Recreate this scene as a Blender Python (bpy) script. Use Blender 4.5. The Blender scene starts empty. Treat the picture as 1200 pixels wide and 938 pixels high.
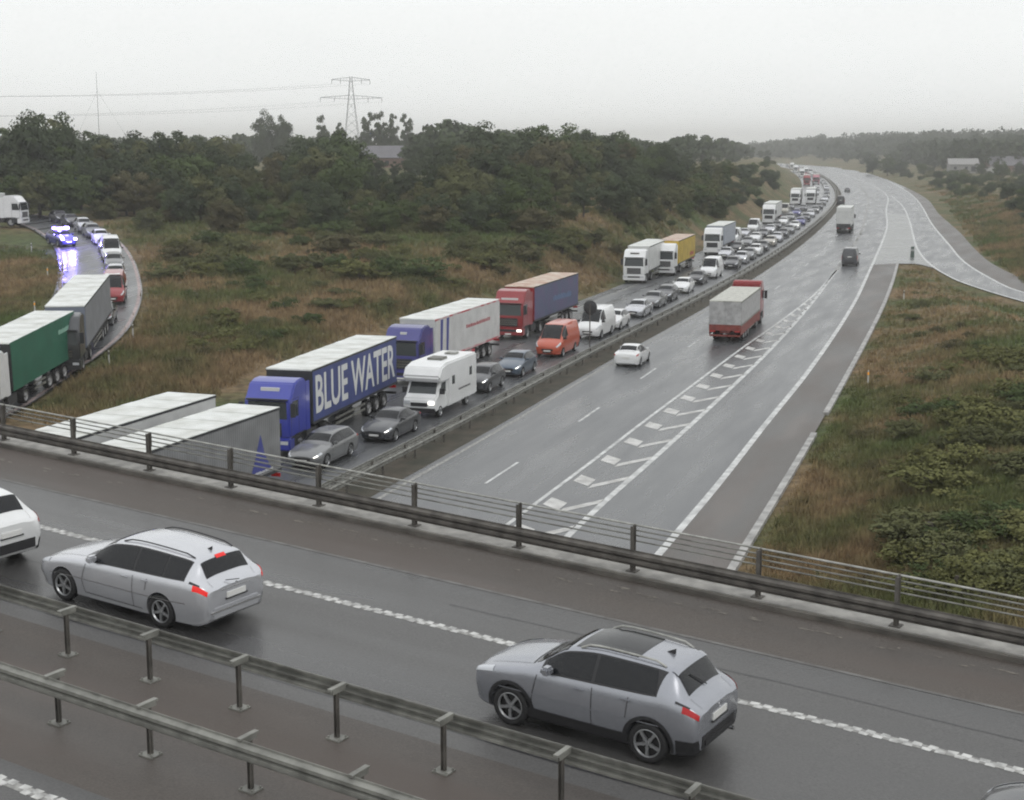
import bpy, bmesh, math, random
import numpy as np
from mathutils import Vector, Matrix, Euler
from mathutils.geometry import tessellate_polygon
rad = math.radians
rnd = random.Random(11)
nr = np.random.default_rng(5)
sc = bpy.context.scene
COL = sc.collection

# ------------------------------------------------------------------ camera
F, H, PITCH = 1700.0, 15.3, math.atan(299 / 1700)
cam = bpy.data.cameras.new('camera'); cam.sensor_width = 36; cam.lens = F / 1200 * 36
cam.clip_start = 0.5; cam.clip_end = 12000
camo = bpy.data.objects.new('camera', cam); COL.objects.link(camo)
camo.location = (0, 0, H); camo.rotation_euler = (math.pi / 2 - PITCH, 0, 0)
sc.camera = camo

# ------------------------------------------------------------------ world, sun, exposure
w = bpy.data.worlds.new('World'); sc.world = w; w.use_nodes = True
nt = w.node_tree; nt.nodes.clear()
SUN_EL, SUN_AZ = rad(48), rad(150)
sky = nt.nodes.new('ShaderNodeTexSky'); sky.sky_type = 'NISHITA'; sky.sun_disc = False
sky.sun_elevation = SUN_EL; sky.sun_rotation = SUN_AZ; sky.air_density = 1.0; sky.dust_density = 4.0
bg1 = nt.nodes.new('ShaderNodeBackground'); bg1.inputs[1].default_value = 0.05
nt.links.new(sky.outputs[0], bg1.inputs[0])
# rain cloud layer: even grey, a little brighter towards the zenith
tc = nt.nodes.new('ShaderNodeTexCoord'); sep = nt.nodes.new('ShaderNodeSeparateXYZ')
nt.links.new(tc.outputs['Generated'], sep.inputs[0])
ramp = nt.nodes.new('ShaderNodeValToRGB')
ramp.color_ramp.elements[0].position = 0.0; ramp.color_ramp.elements[0].color = (1.06, 1.085, 1.075, 1)
ramp.color_ramp.elements[1].position = 0.9; ramp.color_ramp.elements[1].color = (1.15, 1.17, 1.19, 1)
e = ramp.color_ramp.elements.new(0.12); e.color = (1.03, 1.05, 1.04, 1)
nt.links.new(sep.outputs[2], ramp.inputs[0])
nz = nt.nodes.new('ShaderNodeTexNoise'); nz.inputs['Scale'].default_value = 1.6; nz.inputs['Detail'].default_value = 4
mp = nt.nodes.new('ShaderNodeMapping'); mp.inputs['Scale'].default_value = (1, 1, 4)
nt.links.new(tc.outputs['Generated'], mp.inputs[0]); nt.links.new(mp.outputs[0], nz.inputs[0])
mr = nt.nodes.new('ShaderNodeMapRange'); mr.inputs[1].default_value = 0.3; mr.inputs[2].default_value = 0.7
mr.inputs[3].default_value = 0.955; mr.inputs[4].default_value = 1.035
nt.links.new(nz.outputs[0], mr.inputs[0])
bg2 = nt.nodes.new('ShaderNodeBackground'); nt.links.new(ramp.outputs[0], bg2.inputs[0]); nt.links.new(mr.outputs[0], bg2.inputs[1])
mix = nt.nodes.new('ShaderNodeMixShader'); mix.inputs[0].default_value = 0.94
out = nt.nodes.new('ShaderNodeOutputWorld')
nt.links.new(bg1.outputs[0], mix.inputs[1]); nt.links.new(bg2.outputs[0], mix.inputs[2]); nt.links.new(mix.outputs[0], out.inputs[0])
sl = bpy.data.lights.new('sun', 'SUN'); sl.energy = 0.5; sl.angle = rad(25); sl.color = (1, 0.97, 0.93)
so = bpy.data.objects.new('sun', sl); COL.objects.link(so)
sd = Vector((math.cos(SUN_EL) * math.sin(SUN_AZ), math.cos(SUN_EL) * math.cos(SUN_AZ), math.sin(SUN_EL)))
so.rotation_euler = sd.to_track_quat('Z', 'Y').to_euler(); so.location = (0, 0, 60)
vs = sc.view_settings; vs.view_transform = 'Standard'; vs.look = 'None'; vs.exposure = 0.0; vs.gamma = 1.0
vs.use_curve_mapping = False
cy = sc.cycles
cy.use_denoising = True; cy.max_bounces = 6; cy.diffuse_bounces = 3; cy.glossy_bounces = 3
cy.transmission_bounces = 3; cy.volume_bounces = 1; cy.transparent_max_bounces = 6
cy.filter_width = 2.0
try: cy.denoising_prefilter = 'FAST'
except Exception: pass

# ------------------------------------------------------------------ projection helpers
def ray(px, py):
    a = ((px - 600) / F, 1, -(py - 469) / F); c, s = math.cos(PITCH), math.sin(PITCH)
    return Vector((a[0], c * a[1] + s * a[2], -s * a[1] + c * a[2]))
CAM = Vector((0, 0, H))
def gr(px, py, z=0.0):
    r = ray(px, py); return CAM + r * ((z - H) / r.z)
def interp(x, xs, ys): return float(np.interp(x, xs, ys))
def sm(x, a, b):
    t = min(1, max(0, (x - a) / (b - a))); return t * t * (3 - 2 * t)

# ------------------------------------------------------------------ motorway curves (world metres)
GUT = np.array([(-20, 20), (-5.1, 65.7), (-3.0, 72), (0.0, 81.2), (3.4, 92), (6.8, 102.6), (11.1, 115.6), (18.9, 139.2), (31.6, 180),
                (46.7, 232), (70.1, 319), (88, 391), (114, 510), (150, 700), (176.9, 862), (197.4, 990), (206, 1120), (204, 1260)], float)
def smooth_curve(P, n=400):
    P = np.asarray(P, float)
    s = np.r_[0, np.cumsum(np.hypot(*np.diff(P[:, :2], axis=0).T))]
    t = np.linspace(0, s[-1], n)
    d = pchip_d(s, P)
    return np.stack([pchip(s, P[:, k], d[:, k], t) for k in range(P.shape[1])], 1)
def pchip_d(x, Y):
    Y = np.asarray(Y, float)
    if Y.ndim == 1: Y = Y[:, None]
    h = np.diff(x)[:, None]; dl = np.diff(Y, axis=0) / h
    d = np.zeros_like(Y)
    w1 = 2 * h[1:] + h[:-1]; w2 = h[1:] + 2 * h[:-1]
    with np.errstate(divide='ignore', invalid='ignore'):
        m = (w1 + w2) / (w1 / dl[:-1] + w2 / dl[1:])
    m[(dl[:-1] * dl[1:]) <= 0] = 0
    d[1:-1] = m; d[0] = dl[0]; d[-1] = dl[-1]
    return np.nan_to_num(d)
def pchip(x, y, d, t):
    i = np.clip(np.searchsorted(x, t) - 1, 0, len(x) - 2)
    h = x[i + 1] - x[i]; u = (t - x[i]) / h
    return ((1 + 2 * u) * (1 - u) ** 2 * y[i] + u * (1 - u) ** 2 * h * d[i] + u * u * (3 - 2 * u) * y[i + 1] + u * u * (u - 1) * h * d[i + 1])
GUTS = smooth_curve(GUT, 500)
def gx(y): return interp(y, GUTS[:, 1], GUTS[:, 0])
def tang(y):
    a, b = gx(y - 6), gx(y + 6); return Vector((b - a, 12, 0)).normalized()
def offset_curve(C, off):
    T = np.gradient(C[:, :2], axis=0); T /= np.linalg.norm(T, axis=1)[:, None]
    Nn = np.stack([T[:, 1], -T[:, 0]], 1)      # right side
    return C[:, :2] + Nn * off
def road_pt(y, off):
    t = tang(y); n = Vector((t.y, -t.x, 0)); return Vector((gx(y), y, 0)) + n * off

KERB = np.array([(-4, 14), (9.0, 54.1), (14.1, 69.8), (22.6, 96.6), (36.2, 140.7), (42.7, 162.8), (50.5, 190.2)])
RL = np.array([(78, 78), (62, 100), (53, 122), (50.8, 143), (50.6, 152.3), (50.8, 162), (52.3, 176.1), (55.2, 193.0), (60.1, 215.3), (68.9, 250.3), (81.3, 298.6), (100.0, 375.0), (115.2, 444.2)])
RR = np.array([(81, 82), (66, 103), (56.5, 125), (53.8, 142), (53.9, 155), (55.6, 168.1), (59.2, 188.8), (68.0, 226.5), (83, 288.8), (97.5, 345.6), (112, 403.6), (133, 493.9), (172, 684.9), (196, 820), (215, 990)])
RO = np.array([(86, 86), (70, 107), (60.5, 130), (58.3, 150), (59.3, 167.0), (62.6, 188.8), (67.8, 211.8), (78.6, 255.1), (96, 328.4), (118.2, 416.3), (148, 555.9), (184, 742.2), (205, 870), (222, 1000), (232, 1120), (230, 1260)])
def kerbx(y): return interp(y, KERB[:, 1], KERB[:, 0])
def rox(y): return interp(y, RO[:, 1], RO[:, 0])
def rlx(y): return interp(y, RL[:, 1], RL[:, 0])
TY = [0, 85, 95, 114, 137, 160, 175, 220, 400, 900, 6000]
TZ = [0, 0.0, 0.9, 2.1, 3.2, 4.2, 5.1, 6.5, 8.5, 7.0, 7.0]
def T(y): return interp(y, TY, TZ)
def ground(x, y):
    if x < gx(y) - 1: # left of the motorway
        u = (gx(y) - x) * 0.95 - 13.2
        return T(y) * sm(u, 1.5, 13) - 0.10
    if y < 195 and x < rlx(y):
        u = x - kerbx(y)
        return 1.5 * sm(u, 1.5, 10) * (1 - sm(x, 38, 47)) - 0.10
    u = (x - rox(y)) * 0.9
    return 2.2 * sm(u, 2, 16) + 11 * sm(y, 560, 1150) * sm(u, 10, 150) - 0.10
def graise(px, py, extra=0.0):
    r = ray(px, py); lo, hi = 30.0, 2500.0
    t = 40.0
    while t < 2500:
        p = CAM + r * t
        if p.z < ground(p.x, p.y) + extra: break
        t *= 1.01
    a, b = t / 1.01, t
    for _ in range(25):
        m = (a + b) / 2; p = CAM + r * m
        if p.z < ground(p.x, p.y) + extra: b = m
        else: a = m
    return CAM + r * b

# ------------------------------------------------------------------ materials
MATS = {}
def nodes(m): return m.node_tree.nodes, m.node_tree.links
def mat(name, col, rough=0.6, metal=0.0, var=0.0, scale=3.0, emit=None, es=1.0, coat=0.0, col2=None, bump=0.0, bscale=30.0, spec=0.5, detail=4.0, objvar=0.0, sheen=0.0):
    if name in MATS: return MATS[name]
    m = bpy.data.materials.new(name); m.use_nodes = True; N, L = nodes(m)
    b = N['Principled BSDF']; b.inputs['Roughness'].default_value = rough; b.inputs['Metallic'].default_value = metal
    b.inputs['Coat Weight'].default_value = coat; b.inputs['Coat Roughness'].default_value = 0.08
    b.inputs['Specular IOR Level'].default_value = spec
    tcn = N.new('ShaderNodeTexCoord')
    col = tuple(col) + (1,); 
    c2 = tuple(col2) + (1,) if col2 else tuple(c * (1 - var) for c in col[:3]) + (1,)
    if var or col2:
        n = N.new('ShaderNodeTexNoise'); n.inputs['Scale'].default_value = scale; n.inputs['Detail'].default_value = detail
        L.new(tcn.outputs['Object'], n.inputs[0])
        cr = N.new('ShaderNodeValToRGB'); cr.color_ramp.elements[0].position = 0.35; cr.color_ramp.elements[1].position = 0.65
        cr.color_ramp.elements[0].color = c2; cr.color_ramp.elements[1].color = col
        L.new(n.outputs[0], cr.inputs[0]); src = cr.outputs[0]
    else:
        rg = N.new('ShaderNodeRGB'); rg.outputs[0].default_value = col; src = rg.outputs[0]
    if objvar:
        oi = N.new('ShaderNodeObjectInfo'); mrn = N.new('ShaderNodeMapRange')
        mrn.inputs[3].default_value = 1 - objvar; mrn.inputs[4].default_value = 1 + objvar
        L.new(oi.outputs['Random'], mrn.inputs[0])
        hv = N.new('ShaderNodeHueSaturation'); L.new(mrn.outputs[0], hv.inputs['Value']); L.new(src, hv.inputs['Color']); src = hv.outputs[0]
    L.new(src, b.inputs['Base Color'])
    if bump:
        n2 = N.new('ShaderNodeTexNoise'); n2.inputs['Scale'].default_value = bscale; n2.inputs['Detail'].default_value = 3
        L.new(tcn.outputs['Object'], n2.inputs[0])
        bp = N.new('ShaderNodeBump'); bp.inputs['Strength'].default_value = bump; bp.inputs['Distance'].default_value = 0.02
        L.new(n2.outputs[0], bp.inputs['Height']); L.new(bp.outputs[0], b.inputs['Normal'])
    if emit:
        b.inputs['Emission Color'].default_value = tuple(emit) + (1,); b.inputs['Emission Strength'].default_value = es
    MATS[name] = m; return m

def wet_asphalt(name, c1, c2, r1, r2, sc_big=0.25, brown=None, along=None, rot=0.0, tracks=None):
    """aggregate grain, long worn tracks and damp patches (roughness follows the wet)"""
    m = bpy.data.materials.new(name); m.use_nodes = True; N, L = nodes(m); b = N['Principled BSDF']
    tcn = N.new('ShaderNodeTexCoord')
    mp = N.new('ShaderNodeMapping'); mp.vector_type = 'TEXTURE'; mp.inputs['Rotation'].default_value = (0, 0, rot); mp.inputs['Scale'].default_value = tuple(1 / v for v in (along or (1, 1, 1)))
    L.new(tcn.outputs['Object'], mp.inputs[0])
    a = N.new('ShaderNodeTexNoise'); a.inputs['Scale'].default_value = sc_big; a.inputs['Detail'].default_value = 5
    L.new(mp.outputs[0], a.inputs[0])
    g = N.new('ShaderNodeTexNoise'); g.inputs['Scale'].default_value = 26; g.inputs['Detail'].default_value = 3
    L.new(tcn.outputs['Object'], g.inputs[0])
    cr = N.new('ShaderNodeValToRGB'); cr.color_ramp.elements[0].position = 0.38; cr.color_ramp.elements[1].position = 0.62
    cr.color_ramp.elements[0].color = tuple(c1) + (1,); cr.color_ramp.elements[1].color = tuple(c2) + (1,)
    L.new(a.outputs[0], cr.inputs[0])
    mx = N.new('ShaderNodeMix'); mx.data_type = 'RGBA'; mx.blend_type = 'MULTIPLY'; mx.inputs[0].default_value = 1.0
    gr_ = N.new('ShaderNodeMapRange'); gr_.inputs[1].default_value = 0.25; gr_.inputs[2].default_value = 0.75; gr_.inputs[3].default_value = 0.72; gr_.inputs[4].default_value = 1.28
    L.new(g.outputs[0], gr_.inputs[0]); L.new(cr.outputs[0], mx.inputs[6]); L.new(gr_.outputs[0], mx.inputs[7])
    src = mx.outputs[2]
    if brown:
        n3 = N.new('ShaderNodeTexNoise'); n3.inputs['Scale'].default_value = 0.6; n3.inputs['Detail'].default_value = 6
        L.new(mp.outputs[0], n3.inputs[0]); rr = N.new('ShaderNodeMapRange'); rr.inputs[1].default_value = 0.45; rr.inputs[2].default_value = 0.62
        L.new(n3.outputs[0], rr.inputs[0]); m3 = N.new('ShaderNodeMix'); m3.data_type = 'RGBA'
        L.new(rr.outputs[0], m3.inputs[0]); L.new(src, m3.inputs[6]); m3.inputs[7].default_value = tuple(brown) + (1,); src = m3.outputs[2]
    rough_add = None
    if tracks:
        mq = N.new('ShaderNodeMapping'); mq.vector_type = 'TEXTURE'; mq.inputs['Rotation'].default_value = (0, 0, rot); L.new(tcn.outputs['Object'], mq.inputs[0])
        sq = N.new('ShaderNodeSeparateXYZ'); L.new(mq.outputs[0], sq.inputs[0]); a1 = N.new('ShaderNodeMath'); a1.operation = 'MULTIPLY_ADD'; a1.inputs[1].default_value = 2 * math.pi / 1.72; a1.inputs[2].default_value = tracks; L.new(sq.outputs[1], a1.inputs[0])
        c1_ = N.new('ShaderNodeMath'); c1_.operation = 'COSINE'; L.new(a1.outputs[0], c1_.inputs[0])
        tm = N.new('ShaderNodeMapRange'); tm.inputs[1].default_value = 0.0; tm.inputs[2].default_value = 1.0; tm.inputs[3].default_value = 1.0; tm.inputs[4].default_value = 0.80; L.new(c1_.outputs[0], tm.inputs[0])
        mz = N.new('ShaderNodeMix'); mz.data_type = 'RGBA'; mz.blend_type = 'MULTIPLY'; mz.inputs[0].default_value = 1; L.new(src, mz.inputs[6]); L.new(tm.outputs[0], mz.inputs[7]); src = mz.outputs[2]; rough_add = tm
    L.new(src, b.inputs['Base Color'])
    rm = N.new('ShaderNodeMapRange'); rm.inputs[1].default_value = 0.35; rm.inputs[2].default_value = 0.65; rm.inputs[3].default_value = r1; rm.inputs[4].default_value = r2
    L.new(a.outputs[0], rm.inputs[0])
    if rough_add:
        rq = N.new('ShaderNodeMath'); rq.operation = 'MULTIPLY'; L.new(rm.outputs[0], rq.inputs[0]); L.new(rough_add.outputs[0], rq.inputs[1]); L.new(rq.outputs[0], b.inputs['Roughness'])
    else: L.new(rm.outputs[0], b.inputs['Roughness'])
    bp = N.new('ShaderNodeBump'); bp.inputs['Strength'].default_value = 0.35; bp.inputs['Distance'].default_value = 0.01
    L.new(g.outputs[0], bp.inputs['Height']); L.new(bp.outputs[0], b.inputs['Normal'])
    MATS[name] = m; return m

BR_ROT = math.atan2(0.5237, -0.8512)
# phase of the wheel tracks: they run where the cars' wheels run
_c, _s = math.cos(BR_ROT), math.sin(BR_ROT)
TRK = -2 * math.pi / 1.72 * (-_s * 0.0 + _c * 21.613)
A_BR = wet_asphalt('bridge_asphalt', (0.055, 0.054, 0.054), (0.085, 0.083, 0.081), 0.26, 0.5, 0.55, along=(0.12, 1.0, 1), rot=BR_ROT, tracks=TRK)
A_SH = wet_asphalt('bridge_shoulder_asphalt', (0.066, 0.057, 0.050), (0.085, 0.072, 0.062), 0.5, 0.75, 0.5, brown=(0.082, 0.067, 0.058), along=(0.2, 1, 1), rot=BR_ROT)
A_MW = wet_asphalt('motorway_asphalt', (0.066, 0.069, 0.073), (0.105, 0.109, 0.114), 0.22, 0.40, 0.7, along=(1.0, 0.12, 1), rot=-0.326)
A_MS = wet_asphalt('motorway_shoulder_asphalt', (0.085, 0.080, 0.075), (0.105, 0.096, 0.088), 0.45, 0.6, 0.35, brown=(0.100, 0.086, 0.077), along=(1, 0.2, 1), rot=-0.326)
A_AP = wet_asphalt('apron_asphalt_sheen', (0.14, 0.145, 0.14), (0.22, 0.225, 0.215), 0.25, 0.4, 0.2)  # reflection off the wet apron painted in as a paler base colour
PAINT = mat('road_paint', (0.62, 0.63, 0.62), 0.55, col2=(.36, .365, .36), scale=1.4, detail=8)
PAINTW = mat('worn_road_paint', (0.36, 0.36, 0.34), 0.6, col2=(0.16, 0.155, 0.15), scale=7)
CONC = mat('pale_concrete', (0.36, 0.35, 0.325), 0.8, var=0.4, scale=2.5, bump=0.3)
CONCD = mat('dark_concrete', (0.13, 0.12, 0.105), 0.85, var=0.5, scale=1.5, bump=0.3)
KERBM = mat('kerb_concrete', (0.42, 0.415, 0.40), 0.7, var=0.45, scale=1.2)
GALV = mat('galvanised_steel', (0.27, 0.27, 0.245), 0.55, 0.35, var=0.45, scale=3.0)
GALVD = mat('weathered_steel', (0.135, 0.125, 0.112), 0.7, 0.2, var=0.5, scale=3.0)
GALVL = mat('bright_galvanised_steel', (0.42, 0.42, 0.39), 0.45, 0.3, var=0.4, scale=4.0)
TYRE = mat('tyre_rubber', (0.018, 0.018, 0.019), 0.75)
RIM = mat('alloy_rim', (0.42, 0.43, 0.44), 0.32, 0.8)
RIMD = mat('dark_rim_gap', (0.02, 0.02, 0.021), 0.6)
STEELRIM = mat('truck_rim', (0.35, 0.35, 0.35), 0.5, 0.3)
GLASS = mat('dark_glass', (0.010, 0.011, 0.013), 0.08, 0.0, spec=0.35)
GLASSM = mat('tinted_glass', (0.035, 0.042, 0.045), 0.12, 0.0, spec=0.5)
PLASTIC = mat('black_plastic', (0.022, 0.022, 0.024), 0.55)
PLATE = mat('number_plate', (0.7, 0.7, 0.68), 0.4)
LAMP = mat('headlamp_glass', (0.55, 0.57, 0.6), 0.15)
LAMPON = mat('headlamp_lit', (0.9, 0.9, 0.85), 0.2, emit=(1.0, 0.95, 0.88), es=2.0)
TAIL = mat('tail_lamp', (0.35, 0.012, 0.015), 0.2, emit=(1.0, 0.03, 0.02), es=0.08)
TAILON = mat('tail_lamp_lit', (0.35, 0.01, 0.01), 0.2, emit=(1.0, 0.02, 0.012), es=0.5)
AMBER = mat('amber_reflector_glow', (0.6, 0.25, 0.02), 0.3, emit=(1, 0.4, 0.05), es=0.3)  # unlit marker post reflectors, their glow added as emission
CHROME = mat('chrome_trim', (0.7, 0.7, 0.7), 0.15, 1.0)
def paint(name, c, metal=0.0, rough=0.28): return mat('paint_' + name, c, rough, metal, coat=0.5, var=0.06, scale=1.5)
P_SIL = paint('silver', (0.58, 0.59, 0.62), 0.6, 0.27)
P_SILB = paint('blue_silver', (0.34, 0.352, 0.385), 0.6, 0.27)
P_WHITE = paint('white', (0.74, 0.75, 0.75))
P_BLACK = paint('black', (0.018, 0.019, 0.022))
P_DGREY = paint('dark_grey', (0.07, 0.073, 0.08), 0.3)
P_GREY = paint('grey', (0.19, 0.195, 0.20), 0.3)
P_GBLUE = paint('grey_blue', (0.10, 0.13, 0.17), 0.3)
P_RED = paint('red', (0.27, 0.025, 0.03))
P_ORR = paint('orange_red', (0.47, 0.085, 0.04))
P_BLUE = paint('royal_blue', (0.045, 0.06, 0.36))
P_NAVY = paint('navy', (0.05, 0.05, 0.22))
P_YEL = paint('yellow', (0.62, 0.42, 0.03))
P_BEIGE = paint('beige', (0.42, 0.40, 0.35))

# ------------------------------------------------------------------ mesh helpers
def tagp(o, label=None, cat=None, group=None, kind=None):
    if label: o['label'] = label
    if cat: o['category'] = cat
    if group: o['group'] = group
    if kind: o['kind'] = kind
    return o
def link(name, me, m=None, parent=None):
    o = bpy.data.objects.new(name, me); COL.objects.link(o)
    if m is not None:
        for k in (m if isinstance(m, (list, tuple)) else [m]): me.materials.append(k)
    if parent: o.parent = parent
    return o
def mesh_obj(name, V, Fc, m, parent=None, smooth=False, angle=None, mi=None):
    me = bpy.data.meshes.new(name); me.from_pydata([tuple(v) for v in V], [], [tuple(f) for f in Fc]); me.update()
    if smooth:
        me.polygons.foreach_set('use_smooth', [True] * len(me.polygons))
        if angle: me.set_sharp_from_angle(angle=angle)
    if mi is not None: me.polygons.foreach_set('material_index', mi)
    return link(name, me, m, parent)
def thing(name, label, cat, loc=(0, 0, 0), rotz=0.0, group=None):
    o = bpy.data.objects.new(name, None); COL.objects.link(o); o.empty_display_size = 0.3
    o.location = loc; o.rotation_euler = (0, 0, rotz); return tagp(o, label, cat, group)
def copy_tree(o, parent=None):
    c = o.copy(); COL.objects.link(c)
    if parent: c.parent = parent
    for ch in list(o.children): copy_tree(ch, c)
    return c
class MB:
    def __init__(s): s.V = []; s.F = []; s.M = []
    def add(s, V, Fc, mi=0):
        n = len(s.V); s.V += [tuple(v) for v in V]; s.F += [tuple(i + n for i in f) for f in Fc]; s.M += [mi] * len(Fc); return s
    def box(s, x0, x1, y0, y1, z0, z1, mi=0, M=None):
        V = [(x, y, z) for x in (x0, x1) for y in (y0, y1) for z in (z0, z1)]
        if M: V = [M @ Vector(v) for v in V]
        return s.add(V, [(0, 1, 3, 2), (4, 6, 7, 5), (0, 4, 5, 1), (2, 3, 7, 6), (0, 2, 6, 4), (1, 5, 7, 3)], mi)
    def hexa(s, V, mi=0):
        return s.add(V, [(0, 1, 3, 2), (4, 6, 7, 5), (0, 4, 5, 1), (2, 3, 7, 6), (0, 2, 6, 4), (1, 5, 7, 3)], mi)
    def prism(s, prof, y0, y1, mi=0):      # prof in xz, extruded over y
        n = len(prof); V = [(p[0], y0, p[1]) for p in prof] + [(p[0], y1, p[1]) for p in prof]
        return s.add(V, [tuple(range(n)), tuple(range(2 * n - 1, n - 1, -1))] + [(i, i + n, (i + 1) % n + n, (i + 1) % n) for i in range(n)], mi)
    def tube(s, pts, r, n=8, mi=0, r2=None):
        pts = [Vector(p) for p in pts]; k = len(pts); V = []
        for i, p in enumerate(pts):
            d = (pts[min(i + 1, k - 1)] - pts[max(i - 1, 0)]).normalized()
            a = d.orthogonal().normalized() if i == 0 else (a - d * a.dot(d)).normalized()
            b = d.cross(a); rr = r if r2 is None else r + (r2 - r) * i / (k - 1)
            for j in range(n):
                t = 2 * math.pi * j / n; V.append(p + a * (rr * math.cos(t)) + b * (rr * math.sin(t)))
        Fc = [(i * n + j, i * n + (j + 1) % n, (i + 1) * n + (j + 1) % n, (i + 1) * n + j) for i in range(k - 1) for j in range(n)]
        Fc += [tuple(range(n - 1, -1, -1)), tuple(range((k - 1) * n, k * n))]
        return s.add(V, Fc, mi)
    def lathe(s, prof, n=28, mi=0, c=(0, 0, 0)):    # prof (r, y), axis Y
        k = len(prof); V = [(c[0] + r * math.cos(2 * math.pi * j / n), c[1] + y, c[2] + r * math.sin(2 * math.pi * j / n)) for j in range(n) for r, y in prof]
        return s.add(V, [(j * k + i, j * k + i + 1, ((j + 1) % n) * k + i + 1, ((j + 1) % n) * k + i) for j in range(n) for i in range(k - 1)], mi)
    def build(s, name, m, parent=None, smooth=False, angle=None, bevel=0, seg=2):
        o = mesh_obj(name, s.V, s.F, m, parent, mi=s.M)
        if bevel:
            bm = bmesh.new(); bm.from_mesh(o.data)
            ed = [e for e in bm.edges if len(e.link_faces) == 2 and e.calc_face_angle(0) > 0.35]
            bmesh.ops.bevel(bm, geom=ed, offset=bevel, segments=seg, affect='EDGES', clamp_overlap=True)
            bm.to_mesh(o.data); bm.free()
        if smooth or bevel:
            o.data.polygons.foreach_set('use_smooth', [True] * len(o.data.polygons)); o.data.set_sharp_from_angle(angle=angle or rad(35))
        return o
def flat_poly(name, P, z, m, kind='structure'):
    P3 = [Vector((p[0], p[1], 0)) for p in P]
    tris = tessellate_polygon([P3])
    V = [(p.x, p.y, z) for p in P3]
    Fc = []
    for t in tris:
        a, b, c = (P3[i] for i in t)
        Fc.append(t if (b - a).cross(c - a).z > 0 else (t[0], t[2], t[1]))
    return tagp(mesh_obj(name, V, Fc, m), kind=kind)
def ribbon(mb, C, wd, z, zf=None):
    C = np.asarray(C)[:, :2]; a = offset_curve(C, -wd / 2); b = offset_curve(C, wd / 2); n = len(C)
    V = []
    for i in range(n):
        for q in (a[i], b[i]): V.append((q[0], q[1], z + (zf(q[0], q[1]) if zf else 0)))
    mb.add(V, [(2 * i, 2 * i + 1, 2 * i + 3, 2 * i + 2) for i in range(n - 1)])

# ------------------------------------------------------------------ deck frame of the bridge
DD = Vector((-0.8511681, 0.52365642, 0.0360115)); LT = Vector((0.52399629, 0.85172054, 0))
DO = Vector((0, 21.613, 6.3)); DN = LT.cross(DD) * -1
if DN.z < 0: DN = -DN
def DP(s, l, h=0.0): return DO + DD * s + LT * l + Vector((0, 0, h))

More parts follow.
